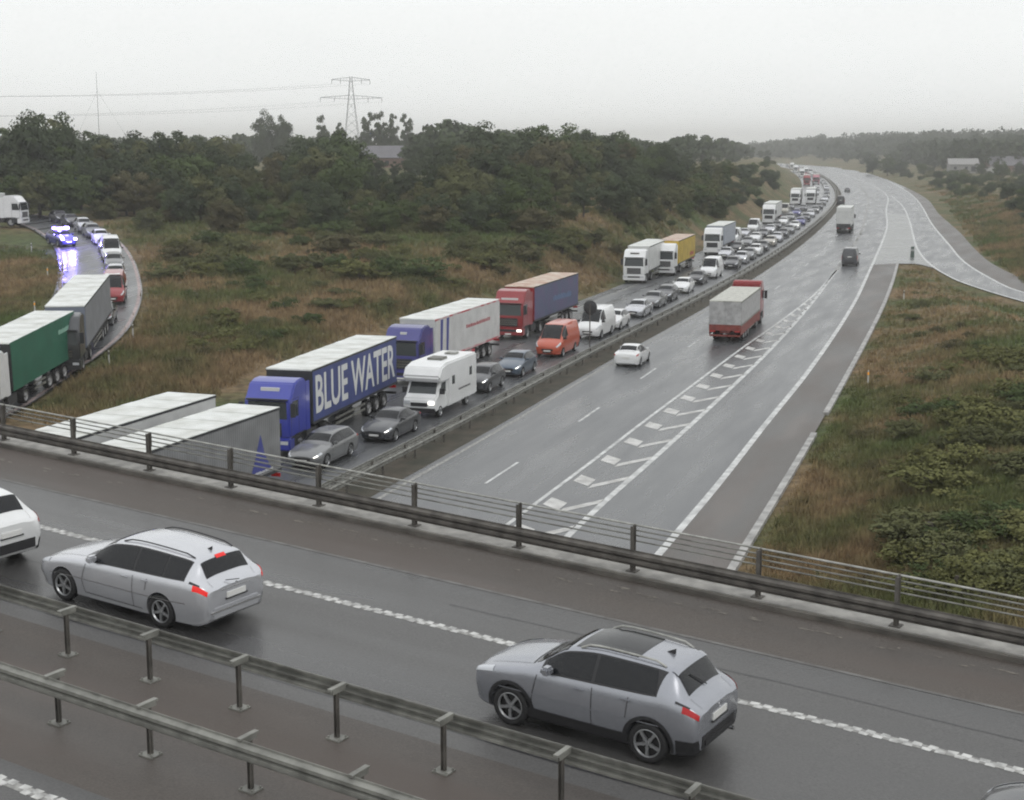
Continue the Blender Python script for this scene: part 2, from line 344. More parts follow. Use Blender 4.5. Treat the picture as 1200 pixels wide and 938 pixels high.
# ------------------------------------------------------------------ ground
def axis(a0, a1, step, far, g=1.16):
    c = list(np.arange(a0, a1 + .01, step)); d = step
    while c[-1] < far: d *= g; c.append(c[-1] + d)
    return c
xs = axis(0, 130, 2.6, 4200); xneg = axis(0, 120, 2.6, 4200)
xs = sorted([-v for v in xneg[1:]] + xs); ys = [-200, -100, -50] + axis(-20, 360, 2.6, 7000, 1.1)
V = [(x, y, ground(x, y)) for y in ys for x in xs]; nx_ = len(xs)
Fc = [(j * nx_ + i, j * nx_ + i + 1, (j + 1) * nx_ + i + 1, (j + 1) * nx_ + i) for j in range(len(ys) - 1) for i in range(nx_ - 1)]
def grass_mat(name, cols, bump=0.6):
    m = bpy.data.materials.new(name); m.use_nodes = True; N, L = nodes(m); b = N['Principled BSDF']; b.inputs['Roughness'].default_value = 0.9
    b.inputs['Specular IOR Level'].default_value = 0.15
    g = N.new('ShaderNodeNewGeometry')
    a = N.new('ShaderNodeTexNoise'); a.inputs['Scale'].default_value = 0.085; a.inputs['Detail'].default_value = 7; a.inputs['Roughness'].default_value = 0.62
    L.new(g.outputs['Position'], a.inputs[0])
    cr = N.new('ShaderNodeValToRGB'); els = cr.color_ramp.elements
    els[0].position = cols[0][0]; els[0].color = cols[0][1] + (1,); els[1].position = cols[-1][0]; els[1].color = cols[-1][1] + (1,)
    for p, c in cols[1:-1]: els.new(p).color = c + (1,)
    # damper, greener growth low on the right bank
    sp = N.new('ShaderNodeSeparateXYZ'); L.new(g.outputs['Position'], sp.inputs[0])
    m1 = N.new('ShaderNodeMath'); m1.operation = 'MULTIPLY_ADD'; m1.inputs[1].default_value = -0.37; L.new(sp.outputs[1], m1.inputs[0]); L.new(sp.outputs[0], m1.inputs[2])
    m2 = N.new('ShaderNodeMapRange'); m2.inputs[1].default_value = -6.5; m2.inputs[2].default_value = -1.0; m2.inputs[3].default_value = 0.0; m2.inputs[4].default_value = 0.10; L.new(m1.outputs[0], m2.inputs[0])
    m3 = N.new('ShaderNodeMapRange'); m3.inputs[1].default_value = 140; m3.inputs[2].default_value = 110; m3.inputs[3].default_value = 0.0; m3.inputs[4].default_value = 1.0; L.new(sp.outputs[1], m3.inputs[0])
    m4 = N.new('ShaderNodeMath'); m4.operation = 'MULTIPLY'; L.new(m2.outputs[0], m4.inputs[0]); L.new(m3.outputs[0], m4.inputs[1])
    m6 = N.new('ShaderNodeMapRange'); m6.inputs[1].default_value = 105; m6.inputs[2].default_value = 170; m6.inputs[3].default_value = 0.0; m6.inputs[4].default_value = 0.035; L.new(sp.outputs[1], m6.inputs[0])
    m5 = N.new('ShaderNodeMath'); m5.operation = 'SUBTRACT'; L.new(a.outputs[0], m5.inputs[0]); L.new(m4.outputs[0], m5.inputs[1])
    m7 = N.new('ShaderNodeMath'); m7.operation = 'SUBTRACT'; L.new(m5.outputs[0], m7.inputs[0]); L.new(m6.outputs[0], m7.inputs[1])
    L.new(m7.outputs[0], cr.inputs[0])
    n2 = N.new('ShaderNodeTexNoise'); n2.inputs['Scale'].default_value = 1.3; n2.inputs['Detail'].default_value = 5
    L.new(g.outputs['Position'], n2.inputs[0])
    mrn = N.new('ShaderNodeMapRange'); mrn.inputs[1].default_value = .3; mrn.inputs[2].default_value = .7; mrn.inputs[3].default_value = .6; mrn.inputs[4].default_value = 1.45
    L.new(n2.outputs[0], mrn.inputs[0])
    mx = N.new('ShaderNodeMix'); mx.data_type = 'RGBA'; mx.blend_type = 'MULTIPLY'; mx.inputs[0].default_value = 1
    L.new(cr.outputs[0], mx.inputs[6]); L.new(mrn.outputs[0], mx.inputs[7]); L.new(mx.outputs[2], b.inputs['Base Color'])
    bp = N.new('ShaderNodeBump'); bp.inputs['Strength'].default_value = bump; bp.inputs['Distance'].default_value = .3
    L.new(n2.outputs[0], bp.inputs['Height']); L.new(bp.outputs[0], b.inputs['Normal'])
    MATS[name] = m; return m
GC = [(0.30, (0.062, 0.084, 0.030)), (0.42, (0.080, 0.084, 0.036)), (0.49, (0.116, 0.097, 0.050)), (0.57, (0.158, 0.113, 0.065)), (0.72, (0.190, 0.142, 0.085))]
GRASSG = grass_mat('ground_grass', GC)
BLADE = grass_mat('dry_grass', [(p, tuple(v * 1.6 for v in c)) for p, c in GC], 0)
tagp(mesh_obj('ground', V, Fc, GRASSG, smooth=True), kind='structure')

# ------------------------------------------------------------------ roads
left_edge = offset_curve(GUTS, -13.0); q_in = offset_curve(GUTS, -2.0)
K = smooth_curve(KERB, 60); RLs = smooth_curve(RL, 90); RRs = smooth_curve(RR, 160); ROs = smooth_curve(RO, 160)
def strip_mesh(name, A, B, z, m):
    n = 260
    def rs(P):
        P = np.asarray(P)[:, :2]; s = np.r_[0, np.cumsum(np.hypot(*np.diff(P, axis=0).T))]; t = np.linspace(0, 1, n) ** 1.6 * s[-1]
        return np.stack([np.interp(t, s, P[:, 0]), np.interp(t, s, P[:, 1])], 1)
    A, B = rs(A), rs(B); V = [];
    for i in range(n): V += [(A[i][0], A[i][1], z), (B[i][0], B[i][1], z)]
    return tagp(mesh_obj(name, V, [(2 * i, 2 * i + 1, 2 * i + 3, 2 * i + 2) for i in range(n - 1)], m), kind='structure')
strip_mesh('road', left_edge, q_in, 0.0, A_MW)
gp = [tuple(p) for p in GUTS]
merged = gp + [tuple(p) for p in ROs[::-1] if p[1] > 140] + [(p[0], p[1]) for p in ROs[::-1] if p[1] <= 140] \
    + [tuple(p) for p in RLs if p[1] < 186] + [(53.0, 189.5), (50.6, 190.0)] + [tuple(p) for p in K[::-1]]
flat_poly('motorway', merged, 0.0, A_MW)
# hard shoulder strip between solid line and kerb
SOL = smooth_curve(np.array([(-6.6, 18), (5.8, 53.9), (9.2, 64), (13.9, 78.6), (19.9, 97), (33.9, 143), (42.6, 173.7), (54.3, 215.3), (69.6, 270.9), (88.5, 345.6), (114, 445), (137.2, 555.9), (170, 745), (195, 900)]), 260)
SOLn = SOL[SOL[:, 1] < 190]
flat_poly('hard_shoulder', [tuple(p) for p in SOLn] + [(49.9, 190.0)] + [tuple(p) for p in K[::-1]], 0.004, A_MS)
sl_far = [tuple(p) for p in RRs if p[1] < 520]; so_far = [tuple(p) for p in ROs[::-1] if p[1] < 530]
flat_poly('slip_road_shoulder', sl_far + so_far, 0.004, A_MS)
apr = [tuple(p) for p in SOL if 190 <= p[1] <= 330] + [tuple(p) for p in RLs[::-1] if 186 < p[1] < 330] + [(52.6, 189.6)]
flat_poly('gore_apron', apr, 0.004, A_AP)
mk = MB()
ribbon(mk, SOL, 0.32, 0.008)
GRT = smooth_curve(np.array([(-8.2, 22), (3.6, 60.1), (7.6, 72.0), (11.5, 83.8), (19.3, 108.1), (28, 137.0), (40.2, 179.7)]), 120); ribbon(mk, GRT, 0.3, 0.008)
GRF = smooth_curve(np.array([(40.2, 179.7), (62.8, 262), (79.5, 328.4), (98.4, 403.6), (120, 500), (145, 620)]), 90)
GL = smooth_curve(np.array([(-13, 20), (0.75, 60.3), (4.2, 70.4), (7.0, 78.8), (11.9, 93.2), (17.8, 110.5), (23.8, 127.5), (31, 149), (40.2, 179.7)]), 120); ribbon(mk, GL, 0.2, 0.008)
ribbon(mk, RLs[RLs[:, 1] > 120], 0.3, 0.008); ribbon(mk, RRs, 0.3, 0.008)
mk.build('edge_line', PAINT); tagp(bpy.data.objects['edge_line'], kind='structure')
gm = MB(); ribbon(gm, offset_curve(GUTS, 0.45), 0.22, 0.008); ribbon(gm, offset_curve(GUTS, -2.75), 0.2, 0.008); ribbon(gm, offset_curve(GUTS, -11.4), 0.2, 0.008)
ribbon(gm, GRF, 0.35, 0.008)
o = gm.build('worn_edge_line', PAINTW); tagp(o, kind='structure')
# lane dashes 5 m on, 10.8 m off
dm = MB()
def dashes(off, y0, n, ln=4.8, per=15.9, wd=0.15):
    C = offset_curve(GUTS, off); s = np.r_[0, np.cumsum(np.hypot(*np.diff(C, axis=0).T))]
    s0 = float(np.interp(y0, C[:, 1], s))
    for k in range(n):
        t = np.linspace(s0 + k * per, s0 + k * per + ln, 4)
        ribbon(dm, np.stack([np.interp(t, s, C[:, 0]), np.interp(t, s, C[:, 1])], 1), wd, 0.008)
dashes(3.95, 66.4 - 31.8, 34); dashes(-6.3, 40, 40); dashes(7.7, 190, 30)
o = dm.build('lane_dash', PAINT); tagp(o, kind='structure')
# chevrons of the hatched area
cm = MB()
def atc(C, y): return Vector((interp(y, C[:, 1], C[:, 0]), y, 0.008))
for k in range(27):
    y = 55.5 + 4.42 * k
    if y > 168: break
    a, b = atc(GL, y), atc(GRT, y); wdt = b - a; t = Vector((0.32, 0.947, 0))
    a1 = a + wdt * 0.08; m1 = a + wdt * 0.50
    for (p, q, dy0, dy1, th) in ((a1 + wdt * .04, m1 - wdt * .04, 1.1, 0.0, 1.35), (a + wdt * 0.50, a + wdt * 0.95, -0.5, 1.25, .85)):
        P0 = p + t * dy0; P1 = q + t * dy1
        cm.add([P0, P1, P1 + t * th, P0 + t * th], [(0, 1, 2, 3)])
o = cm.build('chevron_marking', mat('chevron_paint', (0.58, 0.58, 0.56), 0.6, col2=(0.38, 0.375, 0.36), scale=1.6)); tagp(o, kind='structure')
km = MB(); Kb = K[K[:, 1] > 20]; a = offset_curve(Kb, -0.16); b = offset_curve(Kb, 0.16); n = len(Kb)
for (i0, i1) in ((0, int(n * .345)), (int(n * .352), n)):
    for i in range(i0, i1 - 1):
        km.hexa([(a[i][0], a[i][1], -.1), (a[i][0], a[i][1], .09), (b[i][0], b[i][1], -.1), (b[i][0], b[i][1], .09),
                 (a[i + 1][0], a[i + 1][1], -.1), (a[i + 1][0], a[i + 1][1], .09), (b[i + 1][0], b[i + 1][1], -.1), (b[i + 1][0], b[i + 1][1], .09)])
o = km.build('kerb', KERBM); tagp(o, kind='structure')
# soil and gravel of the median
md = strip_mesh('median', offset_curve(GUTS, -2.05), offset_curve(GUTS, 0.0), 0.004, mat('median_soil', (0.070, 0.058, 0.042), 0.9, col2=(0.036, 0.036, 0.024), scale=0.8, bump=0.8, bscale=6))

# ------------------------------------------------------------------ slip road on the left (ramp)
RAMP_PX = [(-60, 535), (-12, 500), (38, 474), (82, 443), (123, 414), (148, 391), (162, 366), (167, 345), (164, 325), (156, 303), (141, 284), (118, 270), (92, 261), (60, 255), (20, 250), (-40, 249), (-110, 250)]
def TR(x, y): return T(y)
def onT(px, py):
    r = ray(px, py); z = 0.0
    for _ in range(60):
        p = CAM + r * ((z - H) / r.z); z = z * .5 + .5 * T(p.y)
    return p
RPO = smooth_curve(np.array([tuple(onT(*p))[:2] for p in RAMP_PX]), 160)
for _ in range(12): RPO[1:-1] = (RPO[:-2] + RPO[2:] + 2 * RPO[1:-1]) / 4
# walking from the near end, the loop bends left: inner side is offset -7.4
def Rz(x, y): return T(y) + 0.10
rb = MB(); ribbon(rb, offset_curve(RPO, -3.7), 7.4, 0, Rz); o = rb.build('slip_road', A_MW); tagp(o, kind='structure')
rk = MB(); ribbon(rk, offset_curve(RPO, -0.25), 0.28, 0.012, Rz); ribbon(rk, offset_curve(RPO, -7.0), 0.2, 0.012, Rz)
o = rk.build('slip_road_edge_line', mat('worn_pinkish_line', (0.42, 0.34, 0.33), 0.6, var=0.4, scale=2)); tagp(o, kind='structure')
def ramp_pt(f, off):
    C = offset_curve(RPO, off); i = min(max(f, 0), 1) * (len(C) - 1); k = int(min(i, len(C) - 2)); u = i - k
    p = C[k] * (1 - u) + C[k + 1] * u; t = C[k + 1] - C[k]; t /= np.linalg.norm(t)
    return Vector((p[0], p[1], T(p[1]) + 0.10)), Vector((t[0], t[1], 0))
def ramp_near(px, py):
    P = onT(px, py); d = np.hypot(RPO[:, 0] - P.x, RPO[:, 1] - P.y); k = int(np.argmin(d)); return k / (len(RPO) - 1), P

# ------------------------------------------------------------------ bridge
def deck_sheet(name, s0, s1, l0, l1, h, m):
    n = 12; V = []
    for i in range(n + 1):
        s = s0 + (s1 - s0) * i / n; V += [DP(s, l0, h), DP(s, l1, h)]
    o = mesh_obj(name, V, [(2 * i + 1, 2 * i + 3, 2 * i + 2, 2 * i)[::-1] for i in range(n)], m)
    if o.data.polygons[0].normal.z < 0: o.data.flip_normals()
    return tagp(o, kind='structure')
def deck_box(mb, s0, s1, l0, l1, h0, h1, mi=0):
    mb.hexa([DP(s, l, h) for s in (s0, s1) for l in (l0, l1) for h in (h0, h1)], mi)
BR = thing('road_bridge', 'concrete bridge deck carrying the upper road across the motorway', 'bridge', DP(0, -4, 0))
def relink(o, par): o.parent = par; o.matrix_parent_inverse = Matrix.Translation(-par.location); return o
b = MB(); deck_box(b, -60, 75, -15.5, 8.25, -1.15, -0.006); relink(b.build('deck', CONCD), BR)
b = MB(); deck_box(b, -60, 75, 7.72, 8.42, -0.45, 0.13); relink(b.build('edge_beam', CONC), BR)
b = MB(); deck_box(b, -60, 75, 7.62, 7.717, -0.005, 0.10); relink(b.build('kerb_face', CONCD), BR)  # near face of the kerb, darker than the pale beam behind it
for l in (-12, -6, 0, 6):
    # pier columns stand in the motorway median
    best = min(np.linspace(-40, 60, 800), key=lambda s: abs(DP(s, l).x - (gx(DP(s, l).y) - 1.0)))
    p = DP(best, l); b = MB(); b.tube([(p.x, p.y, -0.3), (p.x, p.y, p.z - 1.1)], 0.45, 20); relink(b.build('pier', CONCD, smooth=True), BR)
deck_sheet('bridge_road', -60, 75, -1.25, 5.32, 0.0, A_BR)
deck_sheet('bridge_shoulder', -60, 75, 5.32, 7.62, 0.0, A_SH)
deck_sheet('bridge_median', -60, 75, -5.35, -1.25, 0.0, A_SH)
deck_sheet('near_bridge_road', -60, 75, -15.4, -5.35, 0.0, A_BR)
b = MB()
for l_, s0_, s1_ in ((4.2, -16, 4), (-.75, -20, 30), (1.25, 8, 30)):
    n = 60; V = []
    for i in range(n + 1):
        s_ = s0_ + (s1_ - s0_) * i / n; q = l_ + .025 * math.sin(s_ * 1.3) + rnd.uniform(-.008, .008); w_ = .018 + rnd.uniform(0, .012); V += [DP(s_, q - w_, .003), DP(s_, q + w_, .003)]
    b.add(V, [(2 * i, 2 * i + 1, 2 * i + 3, 2 * i + 2) for i in range(n)])
for s_ in (24,):
    V = []
    for i in range(31): l_ = -1.2 + 6.4 * i / 30; q = s_ + .05 * math.sin(l_ * 3) + rnd.uniform(-.01, .01); V += [DP(q - .02, l_, .0035), DP(q + .02, l_, .0035)]
    b.add(V, [(2 * i, 2 * i + 1, 2 * i + 3, 2 * i + 2) for i in range(30)])
o = b.build('tar_seam', mat('tar', (.022, .022, .023), .35)); tagp(o, kind='structure')
b = MB()
def blocks(b, l, s0, s1, ph):
    s = s0
    while s < s1:
        for r, o_ in ((0, 0), (1, .125)):
            j = rnd.uniform(-.02, .02)
            if rnd.random() < .04: continue
            ss = s + o_ + j; V = [DP(a, c, .005) for a, c in ((ss, l + r * .10 - .03 + j * .4), (ss + .150 + j, l + r * .10 - .03), (ss + .150, l + r * .10 + .10 + j), (ss + j, l + r * .10 + .10))]
            b.add(V, [(0, 1, 2, 3)])
        s += .25
blocks(b, 2.95, -16, 26, 0)
for l_ in (3.02, -5.83): deck_sheet('worn_line_base', -16, 26, l_ - .075, l_ + .095, 0.0035, PAINTW)
o = b.build('profiled_line', mat('profiled_paint', (0.60, 0.60, 0.58), .55, col2=(.30, .30, .29), scale=4.5)); tagp(o, kind='structure')
b = MB(); blocks(b, -5.9, -16, 26, 0); o = b.build('profiled_line', MATS['profiled_paint']); tagp(o, kind='structure')
deck_sheet('worn_edge_line', -60, 75, 5.27, 5.37, 0.005, mat('faint_paint', (0.15, 0.147, 0.14), .6, col2=(0.09, 0.085, 0.08), scale=3))
# silt and gravel left along the gutter of the shoulder
b = MB()
for k in range(150):
    s = rnd.uniform(-18, 28); l = 6.95 + rnd.gauss(0, .09) - .022 * (s - 2) * .6; a_, c_ = rnd.uniform(.03, .22), rnd.uniform(.015, .045)
    pts = [(s + a_ * math.cos(t) * rnd.uniform(.6, 1), l + c_ * math.sin(t) * rnd.uniform(.6, 1)) for t in np.linspace(0, 6.28, 9)[:-1]]
    b.add([DP(x, y, .006) for x, y in pts], [tuple(range(8))])
o = b.build('gutter_silt', mat('pale_silt', (0.24, 0.22, 0.19), .8, col2=(0.11, 0.10, 0.09), scale=9)); tagp(o, kind='stuff', label='pale patches of silt and grit lying along the shoulder gutter', cat='grit')
if o.data.polygons[0].normal.z < 0: o.data.flip_normals()

WB = [(-.155, 0), (-.12, .0), (-.085, .075), (-.03, .075), (0, .0), (.03, .075), (.085, .075), (.12, 0), (.155, 0)]   # (z, out)
def wbeam(mb, s0, s1, l, h, sgn, step=4.0, zs=1.0):
    n = int((s1 - s0) / step); k = len(WB); V = []
    for i in range(n + 1):
        s = s0 + (s1 - s0) * i / n
        for th in (0, .012):
            for z, o_ in WB: V.append(DP(s, l + sgn * (o_ - th), h + z * zs))
    Fc = []
    for i in range(n):
        for j in range(k - 1):
            a = i * 2 * k + j; c = (i + 1) * 2 * k + j
            Fc += [(a, a + 1, c + 1, c), (a + k, c + k, c + k + 1, a + k + 1)]
        a = i * 2 * k; c = (i + 1) * 2 * k
        Fc += [(a, c, c + k, a + k), (a + k - 1, a + 2 * k - 1, c + 2 * k - 1, c + k - 1)]
    mb.add(V, Fc)
def barrier_root(name, label, p): 
    r = thing(name, label, 'crash barrier', p); return r
# far barrier + pipe railing on the deck edge
far = barrier_root('crash_barrier', 'long weathered steel barrier with thin pipe railing along the far edge of the bridge', DP(0, 7.95, .13))
b = MB(); wbeam(b, -50, 60, 7.66, .50, -1, zs=1.08); relink(b.build('rail', GALVD), far)
for z in (.76, .88, .99, 1.10):
    b = MB(); b.tube([DP(-50, 8.02, z), DP(60, 8.02, z)], .017 if z < 1.05 else .023, 8); relink(b.build('handrail', GALVL if z > 1.05 else GALV, smooth=True), far)
for k in range(-7, 12):
    s = 7.5 + 2.8 * k; b = MB()
    deck_box(b, s - .038, s + .038, 7.86, 7.875, .13, 1.1); deck_box(b, s - .038, s + .038, 7.965, 7.98, .13, 1.1); deck_box(b, s - .006, s + .006, 7.875, 7.965, .13, 1.1)
    deck_box(b, s - .05, s + .05, 7.70, 7.86, .44, .56); deck_box(b, s - .11, s + .11, 7.80, 8.04, .13, .15)
    deck_box(b, s - .02, s + .02, 7.98, 8.02, .74, 1.12)
    relink(b.build('post', GALVD), far)
near = barrier_root('crash_barrier', 'grey steel barrier beside the two silver cars, on thin posts with feet', DP(0, -1.9, 0))
b = MB(); wbeam(b, -24, 44, -1.74, .68, 1, zs=.88); relink(b.build('rail', GALV), near)
low = barrier_root('crash_barrier', 'grey steel barrier nearest the camera, crossing the bottom left corner', DP(0, -4.1, 0))
b = MB(); wbeam(b, -24, 44, -4.22, .67, -1, zs=.95); relink(b.build('rail', GALV), low)
def mpost(s, l, dirn, par):
    b = MB(); deck_box(b, s - .03, s + .03, l - .006, l + .006, .01, .80); deck_box(b, s - .03, s - .022, l - .035, l + .035, .01, .80); deck_box(b, s + .022, s + .03, l - .035, l + .035, .01, .80)
    q = relink(b.build('post', GALVD), par)
    b = MB(); deck_box(b, s - .13, s + .13, l - .12, l + .12, .001, .022)
    for a_ in (-.1, .1):
        for c_ in (-.085, .085): b.tube([DP(s + a_, l + c_, .02), DP(s + a_, l + c_, .05)], .017, 6)
    relink(b.build('foot_plate', GALV), par)
    b = MB(); deck_box(b, s - .04, s + .04, min(l - dirn * .16, l + dirn * .22), max(l - dirn * .16, l + dirn * .22), .80, .835); deck_box(b, s - .04, s - .034, min(l - dirn * .12, l + dirn * .2), max(l - dirn * .12, l + dirn * .2), .74, .80)
    relink(b.build('bracket', GALV), par)
for k in range(-7, 12): mpost(7.83 - 1.97 * k - 0.0 + 0, -1.98, 1, near) if -12 < 7.83 - 1.97 * k < 26 else None
for k in range(-7, 12): mpost(5.74 - 1.95 * k, -4.02, -1, low) if -8 < 5.74 - 1.95 * k < 18 else None

# motorway guard rails (W-beam on posts) either side of the queue, and fence of the slip road
def road_rail(label, off, y0, y1, sgn, C0=GUTS, name='crash_barrier', zf=None, step=4.0, postto=None, m=GALV):
    C = offset_curve(C0, off) if off else np.asarray(C0)[:, :2]; s = np.r_[0, np.cumsum(np.hypot(*np.diff(C, axis=0).T))]
    sa, sb = (float(np.interp(v, C[:, 1], s)) for v in (y0, y1)) if C0 is GUTS else (y0 * s[-1], y1 * s[-1])
    t = np.arange(sa, sb, step); P = np.stack([np.interp(t, s, C[:, 0]), np.interp(t, s, C[:, 1])], 1)
    a = offset_curve(P, 0); Tn = np.gradient(P, axis=0); Tn /= np.linalg.norm(Tn, axis=1)[:, None]; Nn = np.stack([Tn[:, 1], -Tn[:, 0]], 1)
    z0 = [zf(*p) if zf else 0.0 for p in P]
    root = thing(name, label, 'crash barrier', (P[0][0], P[0][1], z0[0])); k = len(WB); V = []
    for i in range(len(P)):
        for th in (0, .02):
            for z, o_ in WB: q = P[i] + Nn[i] * sgn * (o_ - th); V.append((q[0], q[1], z0[i] + .60 + z))
    Fc = []
    for i in range(len(P) - 1):
        for j in range(k - 1):
            a_ = i * 2 * k + j; c = (i + 1) * 2 * k + j; Fc += [(a_, a_ + 1, c + 1, c), (a_ + k, c + k, c + k + 1, a_ + k + 1)]
        a_ = i * 2 * k; c = (i + 1) * 2 * k; Fc += [(a_, c, c + k, a_ + k), (a_ + k - 1, a_ + 2 * k - 1, c + 2 * k - 1, c + k - 1)]
    relink(mesh_obj('rail', V, Fc, m), root)
    for i in range(len(P)):
        if i >= (postto or 60): break
        q = P[i] - Nn[i] * sgn * .08; b = MB(); b.box(q[0] - .05, q[0] + .05, q[1] - .04, q[1] + .04, z0[i] - .1, z0[i] + .68)
        relink(b.build('post', GALVD), root)
    return root
road_rail('double sided steel barrier in the median beside the queue of cars, nearer rail', -1.15, 40, 900, 1, postto=70)
road_rail('steel barrier in the median right next to the queue, farther rail', -1.75, 40, 900, -1, postto=70, m=GALVL)

# ------------------------------------------------------------------ cars
class Shell:
    def __init__(s, L, tab):
        tab = np.array(tab, float); s.L = L; s.X = tab[:, 0]; s.P = tab[:, 1:]; s.D = pchip_d(s.X, s.P)
        i = np.arange(8.0); s.ti = i
    def sec(s, x):
        x = float(np.clip(x, 0, s.L)); i = int(np.clip(np.searchsorted(s.X, x) - 1, 0, len(s.X) - 2))
        h = s.X[i + 1] - s.X[i]; u = (x - s.X[i]) / h
        zb, wl, wm, zm, wsh, zsh, wr, zr, c = ((1 + 2 * u) * (1 - u) ** 2 * s.P[i] + u * (1 - u) ** 2 * h * s.D[i] + u * u * (3 - 2 * u) * s.P[i + 1] + u * u * (u - 1) * h * s.D[i + 1])
        return [(0, zb), (wl * .9, zb), (wl, zb + .10), (wm, zm), (wsh, zsh), (wr, zr - .02), (wr * .58, zr + c * .7), (0, zr + c)]
    def pt(s, x, t):
        Q = s.sec(x); sg = 1
        if t > 7: t = 14 - t; sg = -1
        i = min(int(t), 6); u = t - i
        p1, p2 = Q[i], Q[i + 1]; p0 = Q[i - 1] if i > 0 else (-Q[1][0], Q[1][1]); p3 = Q[i + 2] if i < 6 else (-Q[6][0], Q[6][1])
        tn = 0.36; o = []
        for k in (0, 1):
            m1 = tn * (p2[k] - p0[k]); m2 = tn * (p3[k] - p1[k])
            o.append((2 * u ** 3 - 3 * u ** 2 + 1) * p1[k] + (u ** 3 - 2 * u ** 2 + u) * m1 + (-2 * u ** 3 + 3 * u ** 2) * p2[k] + (u ** 3 - u ** 2) * m2)
        return Vector((s.L / 2 - x, sg * o[0], o[1]))
    def nrm(s, x, t):
        a = s.pt(x + .02, t) - s.pt(x - .02, t); b = s.pt(x, t + .04) - s.pt(x, t - .04); n = a.cross(b)
        if n.length < 1e-9: return Vector((0, 0, 1))
        n.normalize(); c = s.pt(x, t) - Vector((s.L / 2 - x, 0, .7)); return n if n.dot(c) > 0 else -n
    def mesh(s, nx, nt):
        xs_ = sorted(set([0.0, s.L] + list(s.X) + [s.L * (1 - math.cos(math.pi * i / nx)) / 2 for i in range(nx + 1)]))
        xs_ = [v for i, v in enumerate(xs_) if i == 0 or v - xs_[i - 1] > .004 or v == s.L]
        n = 2 * 7 * nt; V = [s.pt(x, 14 * j / n) for x in xs_ for j in range(n)]
        Fc = [(i * n + j, i * n + (j + 1) % n, (i + 1) * n + (j + 1) % n, (i + 1) * n + j) for i in range(len(xs_) - 1) for j in range(n)]
        k = len(xs_) - 1; Fc += [tuple(range(n - 1, -1, -1)), tuple(range(k * n, k * n + n))]
        return V, Fc
    def patch(s, mb, x0, x1, t0, t1, nx, nt, off=.006, mi=0):
        """x0,x1 numbers or functions of t; t above 7 is the other side"""
        V = []
        for j in range(nt + 1):
            t = t0 + (t1 - t0) * j / nt; a = x0(t) if callable(x0) else x0; b = x1(t) if callable(x1) else x1
            for i in range(nx + 1):
                x = a + (b - a) * i / nx; p = s.pt(x, t) + s.nrm(x, t) * off; V.append(p)
        mb.add(V, [(j * (nx + 1) + i, j * (nx + 1) + i + 1, (j + 1) * (nx + 1) + i + 1, (j + 1) * (nx + 1) + i) for j in range(nt) for i in range(nx)], mi)
    def side(s, x, z, sg=1, off=.006, tmax=5.0):
        lo, hi = 1.6, tmax
        for _ in range(22):
            m = (lo + hi) / 2
            if s.pt(x, m).z < z: lo = m
            else: hi = m
        p = s.pt(x, lo) + s.nrm(x, lo) * off; return Vector((p.x, sg * abs(p.y), p.z))
    def line(s, mb, pts, wd, sg=1, off=.004, n=8):
        P = []
        for (x0, z0), (x1, z1) in zip(pts[:-1], pts[1:]):
            for i in range(n): P.append((x0 + (x1 - x0) * i / n, z0 + (z1 - z0) * i / n))
        P.append(pts[-1]); V = []
        for i, (x, z) in enumerate(P):
            a = P[max(i - 1, 0)]; b = P[min(i + 1, len(P) - 1)]; d = math.hypot(b[0] - a[0], b[1] - a[1]) or 1; nx, nz = -(b[1] - a[1]) / d, (b[0] - a[0]) / d
            V += [s.side(x + nx * wd / 2, z + nz * wd / 2, sg, off), s.side(x - nx * wd / 2, z - nz * wd / 2, sg, off)]
        mb.add(V, [(2 * i, 2 * i + 1, 2 * i + 3, 2 * i + 2) for i in range(len(P) - 1)])

CUT_CACHE = {}
def cut_arches(o, wheels, W, r):
    b = MB()
    for x in wheels:
        for sg in (-1, 1):
            ya, yb = sorted((sg * (W / 2 - .34), sg * (W / 2 + .3))); b.lathe([(0.001, ya), (r, ya), (r, yb), (0.001, yb)], 32, c=(x, 0, r - .05))
    c = b.build('cutter', None)
    me = c.data; bm = bmesh.new(); bm.from_mesh(me); bmesh.ops.remove_doubles(bm, verts=bm.verts, dist=.0015); bmesh.ops.recalc_face_normals(bm, faces=bm.faces); bm.to_mesh(me); bm.free()
    bm = bmesh.new(); bm.from_mesh(o.data); bmesh.ops.remove_doubles(bm, verts=bm.verts, dist=.0005); bmesh.ops.recalc_face_normals(bm, faces=bm.faces); bm.to_mesh(o.data); bm.free()
    md_ = o.modifiers.new('b', 'BOOLEAN'); md_.object = c; md_.operation = 'DIFFERENCE'; md_.solver = 'EXACT'
    bpy.context.view_layer.update(); dg = bpy.context.evaluated_depsgraph_get()
    nm = bpy.data.meshes.new_from_object(o.evaluated_get(dg)); old = o.data; mats_ = list(old.materials)
    o.modifiers.clear(); o.data = nm; nm.name = 'body'
    if not nm.materials:
        for m in mats_: nm.materials.append(m)
    bpy.data.objects.remove(c)
    o.data.polygons.foreach_set('use_smooth', [True] * len(o.data.polygons)); o.data.set_sharp_from_angle(angle=rad(38))

